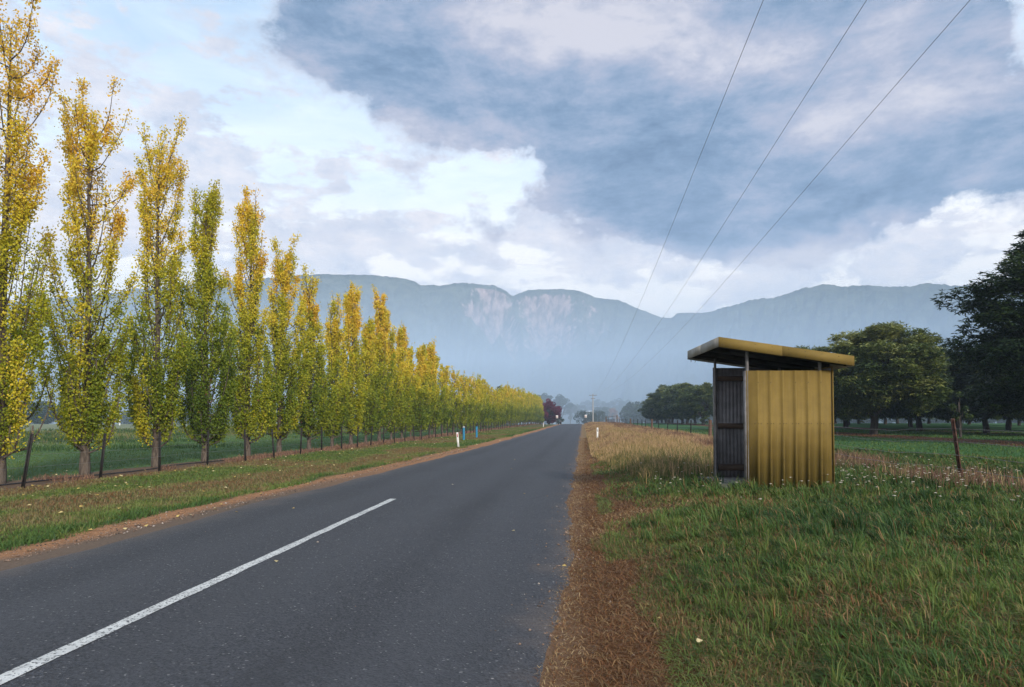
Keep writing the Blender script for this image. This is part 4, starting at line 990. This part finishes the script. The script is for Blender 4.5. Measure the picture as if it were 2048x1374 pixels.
def grass_right():
    r = np.random.default_rng(5)
    # tussocks of lush grass
    tx, ty = sample(9500, .7, 13, 3.2, 30, r)
    k = (tx + (fbm(tx * .5, ty * .45, 3, 61) - .5) * 2.2 > 1.15) & ~((ty > 17) & (tx < 7)); tx, ty = tx[k], ty[k]
    pn = fbm(tx * .55, ty * .55, 3, 77); nb = np.clip((r.poisson(16, len(tx)) * (.5 + 1.3 * pn)), 6, 44).astype(int)
    X = np.repeat(tx, nb); Y = np.repeat(ty, nb); n = len(X); a = r.uniform(0, 2 * np.pi, n); q = r.random(n)**.6
    patch = fbm(tx * .33 + 4, ty * .36, 4, 123); dp = 0
    for (a, b, c) in ((1.9, 4.9, .55), (6.4, 11.6, 1.0), (3.6, 7.2, .5), (2.2, 10.6, .6), (9.0, 12.5, .8)): dp = np.maximum(dp, np.exp(-((tx - a)**2 + (ty - b)**2) / c**2))
    dead = np.repeat(sm((dp + (patch - .5) * 1.2 - .30) / .4), nb)
    lush = np.repeat(np.exp(-((tx - 2.3) / .9)**2 - ((ty - 13.6) / 1.6)**2) + .6 * sm((fbm(tx * .4, ty * .5 + 7, 3, 55) - .56) / .08), nb)
    sz = np.repeat(r.uniform(.10, .24, len(tx)) * (.7 + .6 * pn), nb)
    ox, oy = np.cos(a) * q, np.sin(a) * q; X = X + ox * sz * .6; Y = Y + oy * sz * .6
    flat = np.repeat(r.normal(0, .35, (len(tx), 2)), nb, 0)
    D = np.stack([ox, oy], -1) * r.uniform(.4, 1.5, (n, 1)) + flat + r.normal(0, .25, (n, 2))
    d = np.hypot(X, Y); h = np.repeat(r.uniform(.10, .23, len(tx)) * (.65 + .75 * pn), nb) * r.uniform(.6, 1.25, n)
    w = np.clip(.0036 + .0006 * d, .004, .02) * r.uniform(.7, 1.4, n)
    th = np.repeat(.19 + .50 * (fbm(tx * .7, ty * .6, 4, 91) - .42) + r.normal(0, .09, len(tx)), nb) + r.normal(0, .07, n)
    th = th - .16 * lush; th = np.where(r.random(n) < dead * .65, r.uniform(.66, .92, n), th); h = h * (1 - .35 * dead) * (1 + .45 * np.clip(lush, 0, 1))
    th = np.where(r.random(n) < .11, r.uniform(.6, .95, n), th)
    k = outside_shelter(X, Y)
    blades('verge_grass', X[k], Y[k], h[k], w[k], D[k], th[k], M['grass'], 'thick green tussock grass covering the right verge in front of the shelter', r)
    # fine short layer under the tussocks
    X, Y = sample(190000, .3, 14, 3.0, 26, r); k = (X + (fbm(X * .5, Y * .45, 3, 61) - .5) * 2.2 > .85) & outside_shelter(X, Y) & (r.random(len(X)) < .9); X, Y = X[k], Y[k]; n = len(X)
    d = np.hypot(X, Y); hu = .32 + .6 * (fbm(X * 1.1, Y, 4, 33) - .45) + r.normal(0, .10, n); hu = np.where(r.random(n) < .14, r.uniform(.66, .95, n), hu)
    blades('short_grass', X, Y, r.uniform(.05, .13, n), np.clip(.005 + .0007 * d, .005, .02), np.abs(r.normal(.9, .4, n)), hu, M['grass'], 'short mixed green and brown grass under the tussocks', r)
    X, Y = sample(90000, .1, 3.4, 3.0, 9, r); k = (X + (fbm(X * .5, Y * .45, 3, 61) - .5) * 2.2 > .55); X, Y = X[k], Y[k]; n = len(X)
    hu = np.where(r.random(n) < .45, r.uniform(.68, .95, n), .30 + .5 * (fbm(X * 2, Y * 2, 3, 39) - .45) + r.normal(0, .1, n))
    blades('short_grass', X, Y, r.uniform(.04, .13, n), r.uniform(.003, .007, n), np.abs(r.normal(1.2, .5, n)), hu, M['grass'], 'thin tangled grass where the green verge meets the brown strip', r)
    # straw strip between the seal and the green grass
    X, Y = sample(200000, -.36, 3.2, 2.8, 60, r); edge = X + (fbm(X * .5, Y * .45, 3, 61) - .5) * 2.2
    k = (edge < 1.6 + r.normal(0, .25, len(X))) & (X > -.36 + .16 * fbm(Y * 1.5, Y * 0, 3, 6) + np.abs(r.normal(0, .05, len(X)))); X, Y = X[k], Y[k]; n = len(X); d = np.hypot(X, Y)
    hu = .825 + .22 * (fbm(X * 1.4, Y * .9, 4, 13) - .5) + r.normal(0, .045, n); g = fbm(X * 1.3 + 9, Y * .5, 3, 44); hu = np.where((g > .60) & (X > .25), r.uniform(.3, .62, n), hu)
    hu = np.where(X < -.02 + r.normal(0, .06, n), r.uniform(.80, .98, n), hu)
    blades('dead_grass', X, Y, r.uniform(.04, .12, n) * np.where(X < .1, .7, 1), np.clip(.0035 + .0006 * d, .004, .02), r.uniform(1., 3.2, n), hu, M['grass'], 'matted brown dead grass along the right edge of the road', r, .25)
    # tall dry grass on the verge beyond and left of the shelter
    X, Y = sample(150000, .35, 8.2, 14.5, 200, r); lim = (.55 + 1.1 * fbm(Y * .25, X * 0, 3, 8)) * (1 - .78 * sm((Y - 17) / 16)); nz = fbm(X * .6, Y * .25, 4, 19)
    k = (X > lim) & (X < .31 * Y) & outside_shelter(X, Y) & ((Y > 19.5) | ((X < 3.3) & (Y > 15.6 + r.normal(0, .8, len(X))) & (X > 1.2)) | ((X > 5) & (Y > 17))) & (r.random(len(X)) < .35 + nz); X, Y, nz = X[k], Y[k], nz[k]; n = len(X); d = np.hypot(X, Y)
    near = sm((26 - Y) / 8); hu = .50 + .9 * (fbm(X * .9, Y * .22, 4, 29) - .5) + r.normal(0, .13, n) + .22 * sm((X - 3.6) / 2.5) + .18 * sm((Y - 45) / 60); gmask = r.random(n) < .55 * near + .10; hu = np.where(gmask, r.uniform(0, .15, n), hu)
    blades('dry_grass', X, Y, r.uniform(.25, .60, n) * (.55 + .7 * nz) * (.55 + .45 * sm((X - .7) / 1.2)), np.clip(.0045 + .00055 * d, .005, .06), np.abs(r.normal(.35, .25, n)), hu, M['straw'], 'tall tan dry grass on the right verge beyond the shelter', r, .3)
    # purple-brown dead weeds along the barbed wire
    cx = r.uniform(6.5, 8.6, 170); cyy = 9 + r.random(170)**.8 * 17; cm = fbm(cx * .5, cyy * .5, 3, 21) > .56; cx = np.where(cm, cx, -50); nb = r.integers(18, 60, 170); kk = (cx > 0) & (cyy + cx * .5 > 15.5)
    cx, cyy, nb = cx[kk], cyy[kk], nb[kk]
    X = np.repeat(cx, nb) + r.normal(0, .28, nb.sum()); Y = np.repeat(cyy, nb) + r.normal(0, .28, nb.sum()); n = len(X)
    blades('dead_weeds', X, Y, r.uniform(.12, .46, n), r.uniform(.006, .014, n), np.abs(r.normal(.3, .2, n)), r.uniform(.84, 1., n) * np.where(r.random(n) < .12, .6, 1), M['straw'], 'purple-brown dead weeds standing along the barbed wire fence', r)
    # orchard floor
    X, Y = sample(60000, 8, 48, 14, 90, r); n = len(X); d = np.hypot(X, Y); st = np.abs(X + (fbm(X * .22, Y * .22, 3, 2) - .5) * 2 - 23.6) < 2.2
    hu = np.where(st, r.uniform(.72, .9, n), .24 + .3 * (fbm(X * .3, Y * .3, 3, 71) - .4) + r.normal(0, .05, n))
    blades('paddock_grass', X, Y, np.where(st, r.uniform(.03, .09, n), r.uniform(.06, .16, n)), np.clip(.001 * d, .012, .09), np.abs(r.normal(.8, .4, n)), hu, M['grass'], 'short green grass with brown litter strips under the orchard trees', r)
grass_right()
def grass_left():
    r = np.random.default_rng(15)
    X, Y = sample(170000, -13.6, -6.2, 5.5, 130, r); wobx = X + (fbm(X * .3, Y * .3, 4, 23) - .5) * 1.0
    k = wobx < -7.0 - np.abs(r.normal(0, .15, len(X))); X, Y = X[k], Y[k]; n = len(X); d = np.hypot(X, Y)
    m = fbm(X * .35, Y * .16, 4, 37); m2 = fbm(X * 1.4, Y * 1.1, 3, 38)
    nearr = sm((X + 8.6) / 1.4); hu = .72 - .52 * sm((m + .25 * (m2 - .5) - .40) / .25) * .65 + r.normal(0, .07, n); hu = hu - nearr * .18 * (m2 > .45)
    blades('mown_grass', X, Y, r.uniform(.04, .10, n) * (1 + .8 * nearr * (m2 > .4)), np.clip(.0045 + .00075 * d, .006, .09), np.abs(r.normal(.8, .4, n)), hu, M['grass'], 'short patchy brown and green mown grass on the left verge', r)
    # foot of the fence
    X, Y = sample(26000, -15.4, -13.0, 12, 240, r); X = -14.2 + r.normal(0, .45, len(X)); n = len(X); d = np.hypot(X, Y); k = fbm(Y * .4, X * .5, 3, 3) > .42; X, Y, d = X[k], Y[k], d[k]; n = len(X)
    blades('row_weeds', X, Y, r.uniform(.05, .2, n) * (1 + .6 * sm((Y - 30) / 20)), np.clip(.0008 * d, .008, .1), np.abs(r.normal(.5, .3, n)), r.uniform(.72, 1., n), M['straw'], 'brown dead weeds at the foot of the poplar row', r)
    # field
    X, Y = sample(150000, -75, -15.2, 12, 140, r); n = len(X); d = np.hypot(X, Y); pale = sm((-X - 30 + (fbm(X * .08, Y * .08, 3, 2) - .5) * 22) / 10)
    tuft = sm((fbm(X * .16, Y * .16, 3, 51) - .56) / .1) * (X < -21)
    hu = np.where(r.random(n) < pale * .8, r.uniform(.42, .72, n), .30 + .25 * (fbm(X * .2, Y * .2, 3, 12) - .3) + r.normal(0, .05, n)); hu = np.where(r.random(n) < tuft * .7, .05, hu)
    blades('field_grass', X, Y, r.uniform(.05, .12, n) * (1 + 1.6 * pale + 3.4 * tuft), np.clip(.0006 * d, .01, .09), np.abs(r.normal(.5, .3, n)), hu, M['grass'], 'green field grass turning pale and tall further out, behind the poplars', r)
grass_left()

# ------------------------------------------------------------------ flowers and fallen leaves
def flowers():
    r = np.random.default_rng(71); n = 500
    X = r.uniform(3., 11.5, n); Y = np.where(r.random(n) < .75, r.normal(13.6, 1.6, n), r.uniform(8, 19, n)); X = np.where(r.random(n) < .12, r.uniform(1.2, 3., n), X)
    cl = fbm(X * .8, Y * .8, 3, 5) > .42; k = outside_shelter(X, Y) & cl & (Y > 8); X, Y = X[k], Y[k]; n = len(X); Z = gz(X, Y)
    h = r.uniform(.16, .36, n); V = []; Q = []; o = 0; S = MB()
    Hd = MB()
    for i in range(n):
        top = np.array([X[i] + r.normal(0, .03), Y[i] + r.normal(0, .03), Z[i] + h[i]])
        S.tube(np.array([(X[i], Y[i], Z[i]), top]), .0035, 3, cap=False)
        p = r.uniform(.012, .026)
        for q in range(8):
            a = q * .785; c, s = math.cos(a), math.sin(a)
            Hd.add([top + (c * .004, s * .004, .002), top + (c * p - s * p * .3, s * p + c * p * .3, r.uniform(-.006, .01)), top + (c * p * 1.15, s * p * 1.15, 0), top + (c * p + s * p * .3, s * p - c * p * .3, r.uniform(-.006, .01))], [(0, 1, 2, 3)])
        Hd.tube(np.array([top - (0, 0, .004), top + (0, 0, .007)]), p * .4, 5)
    fl = Hd.build('wildflowers', two('petal', (.42, .36, .28), (.66, .60, .50), 30, .7)); tag(fl, 'small cream-white wildflower heads scattered through the grass round the shelter', 'flowers', kind='stuff')
    st = S.build('flower_stems', two('stem', (.05, .08, .02), (.08, .11, .03), 30, .7)); tag(st, 'thin green stems of the cream-white wildflowers', 'flowers', kind='stuff')
flowers()
def fallen():
    r = np.random.default_rng(81)
    n = 520; Y = 7 * (95 / 7)**r.random(n); X = -13.4 + np.abs(r.normal(0, 2.4, n)); X = np.where(r.random(n) < .2, r.uniform(-16.5, -13.6, n), X); X = np.where(r.random(n) < .08, r.uniform(-7.2, -6.3, n), X); X = np.minimum(X, -6.3)
    # a few on the road and the right edge, where the photo shows them
    E = [(-3.2, 6.9), (-4.9, 11.2), (-5.7, 10.8), (-.95, 9.3), (-1.2, 14), (-.2, 7.2), (.5, 5.6), (.55, 5.2), (.75, 4.6), (1.4, 4.2), (-3., 15.6), (-2.2, 21), (.1, 17.5), (-2.6, 26)]
    X = np.concatenate([X, [e[0] for e in E]]); Y = np.concatenate([Y, [e[1] for e in E]]); n = len(X)
    C = np.stack([X, Y, gz(X, Y) + .05], -1); C[-len(E):, 2] -= .015; C[(X < -6.1) & (X > -7.1), 2] -= .03
    s = np.clip(.03 + .0006 * np.hypot(X, Y), .03, .06)[:, None]; s[-len(E):] = .028
    a = r.uniform(0, 6.28, n); A = np.stack([np.cos(a), np.sin(a), r.uniform(-.3, .3, n)], -1) * s; B = np.stack([-np.sin(a), np.cos(a), r.uniform(-.4, .4, n)], -1) * s * .8
    V, Q = rhombi(C, A, B); V = V.reshape(n, 4, 3); V[:, 1, 2] += s[:, 0] * .35; V[:, 3, 2] += s[:, 0] * .3
    m = leaf_material('fallen_leaf', [(0, (.45, .28, .06)), (.5, (.70, .52, .16)), (1, (.80, .68, .42))], .2)
    o = mesh('fallen_leaves', V.reshape(-1, 3), Q, None, m, attrs={'hue': np.repeat(r.random(n), 4)}); tag(o, 'pale yellow poplar leaves scattered on the verge and road', 'leaves', kind='stuff')
fallen()
def pebbles():
    r = np.random.default_rng(91); n = 3600; Y = 4.5 * (40 / 4.5)**r.random(n)
    X = np.where(r.random(n) < .88, -6.25 - np.abs(r.normal(0, .38, n)), -.22 + r.normal(0, .22, n)); X = np.where(r.random(n) < .006, r.uniform(-6, -.3, n), X)
    s_ = np.clip(r.lognormal(-4.9, .45, n), .004, .03) * (1 + Y / 40); s_ = np.where((X > -6) & (X < -.5), s_ * .6, s_)
    b = np.array([(1, 0, 0), (0, 1, 0), (-1, 0, 0), (0, -1, 0), (0, 0, .7), (0, 0, -.5)], float)
    V = b[None] * (s_[:, None, None] * r.uniform(.6, 1.3, (n, 1, 3))) + r.normal(0, .12, (n, 6, 3)) * s_[:, None, None] + np.stack([X, Y, gz(X, Y) + np.where((X > -6.1) & (X < -.2), .026, .008)], -1)[:, None]
    F = np.array([(0, 1, 4), (1, 2, 4), (2, 3, 4), (3, 0, 4), (1, 0, 5), (2, 1, 5), (3, 2, 5), (0, 3, 5)])
    T = (F[None] + (np.arange(n) * 6)[:, None, None]).reshape(-1, 3)
    m = leaf_material('pebble', [(0, (.06, .05, .045)), (.4, (.20, .13, .09)), (.85, (.28, .20, .15)), (1, (.42, .37, .32))], .0, .9)
    o = mesh('pebbles', V.reshape(-1, 3), None, T, m, attrs={'hue': np.repeat(r.random(n), 6)}); tag(o, 'loose grit and pebbles along both edges of the road', 'gravel', kind='stuff')
pebbles()

# ------------------------------------------------------------------ haze
def air(name, x0, x1, y0, y1, z0, z1, dens, colr, label, aniso=-.1):
    b = MB(); b.box(x0, x1, y0, y1, z0, z1)
    m = bpy.data.materials.new(name); m.use_nodes = True; k = NT(m.node_tree); k.n.clear()
    out = k.n.new('ShaderNodeOutputMaterial'); v = k.n.new('ShaderNodeVolumePrincipled')
    v.inputs['Color'].default_value = colr + (1,); v.inputs['Density'].default_value = dens; v.inputs['Anisotropy'].default_value = aniso
    k.l.new(v.outputs[0], out.inputs['Volume'])
    o = b.build(name, m); tag(o, label, 'haze', kind='stuff'); return o
air('haze', -1000, 1000, -70, 1200, -6, 300, .00038, (.63, .79, 1.), 'thin bluish haze filling the whole valley')
air('mist', -980, 980, 262, 1150, -5.5, 74, .0036, (.65, .81, 1.), 'low bluish mist bank lying at the foot of the mountains', -.32)
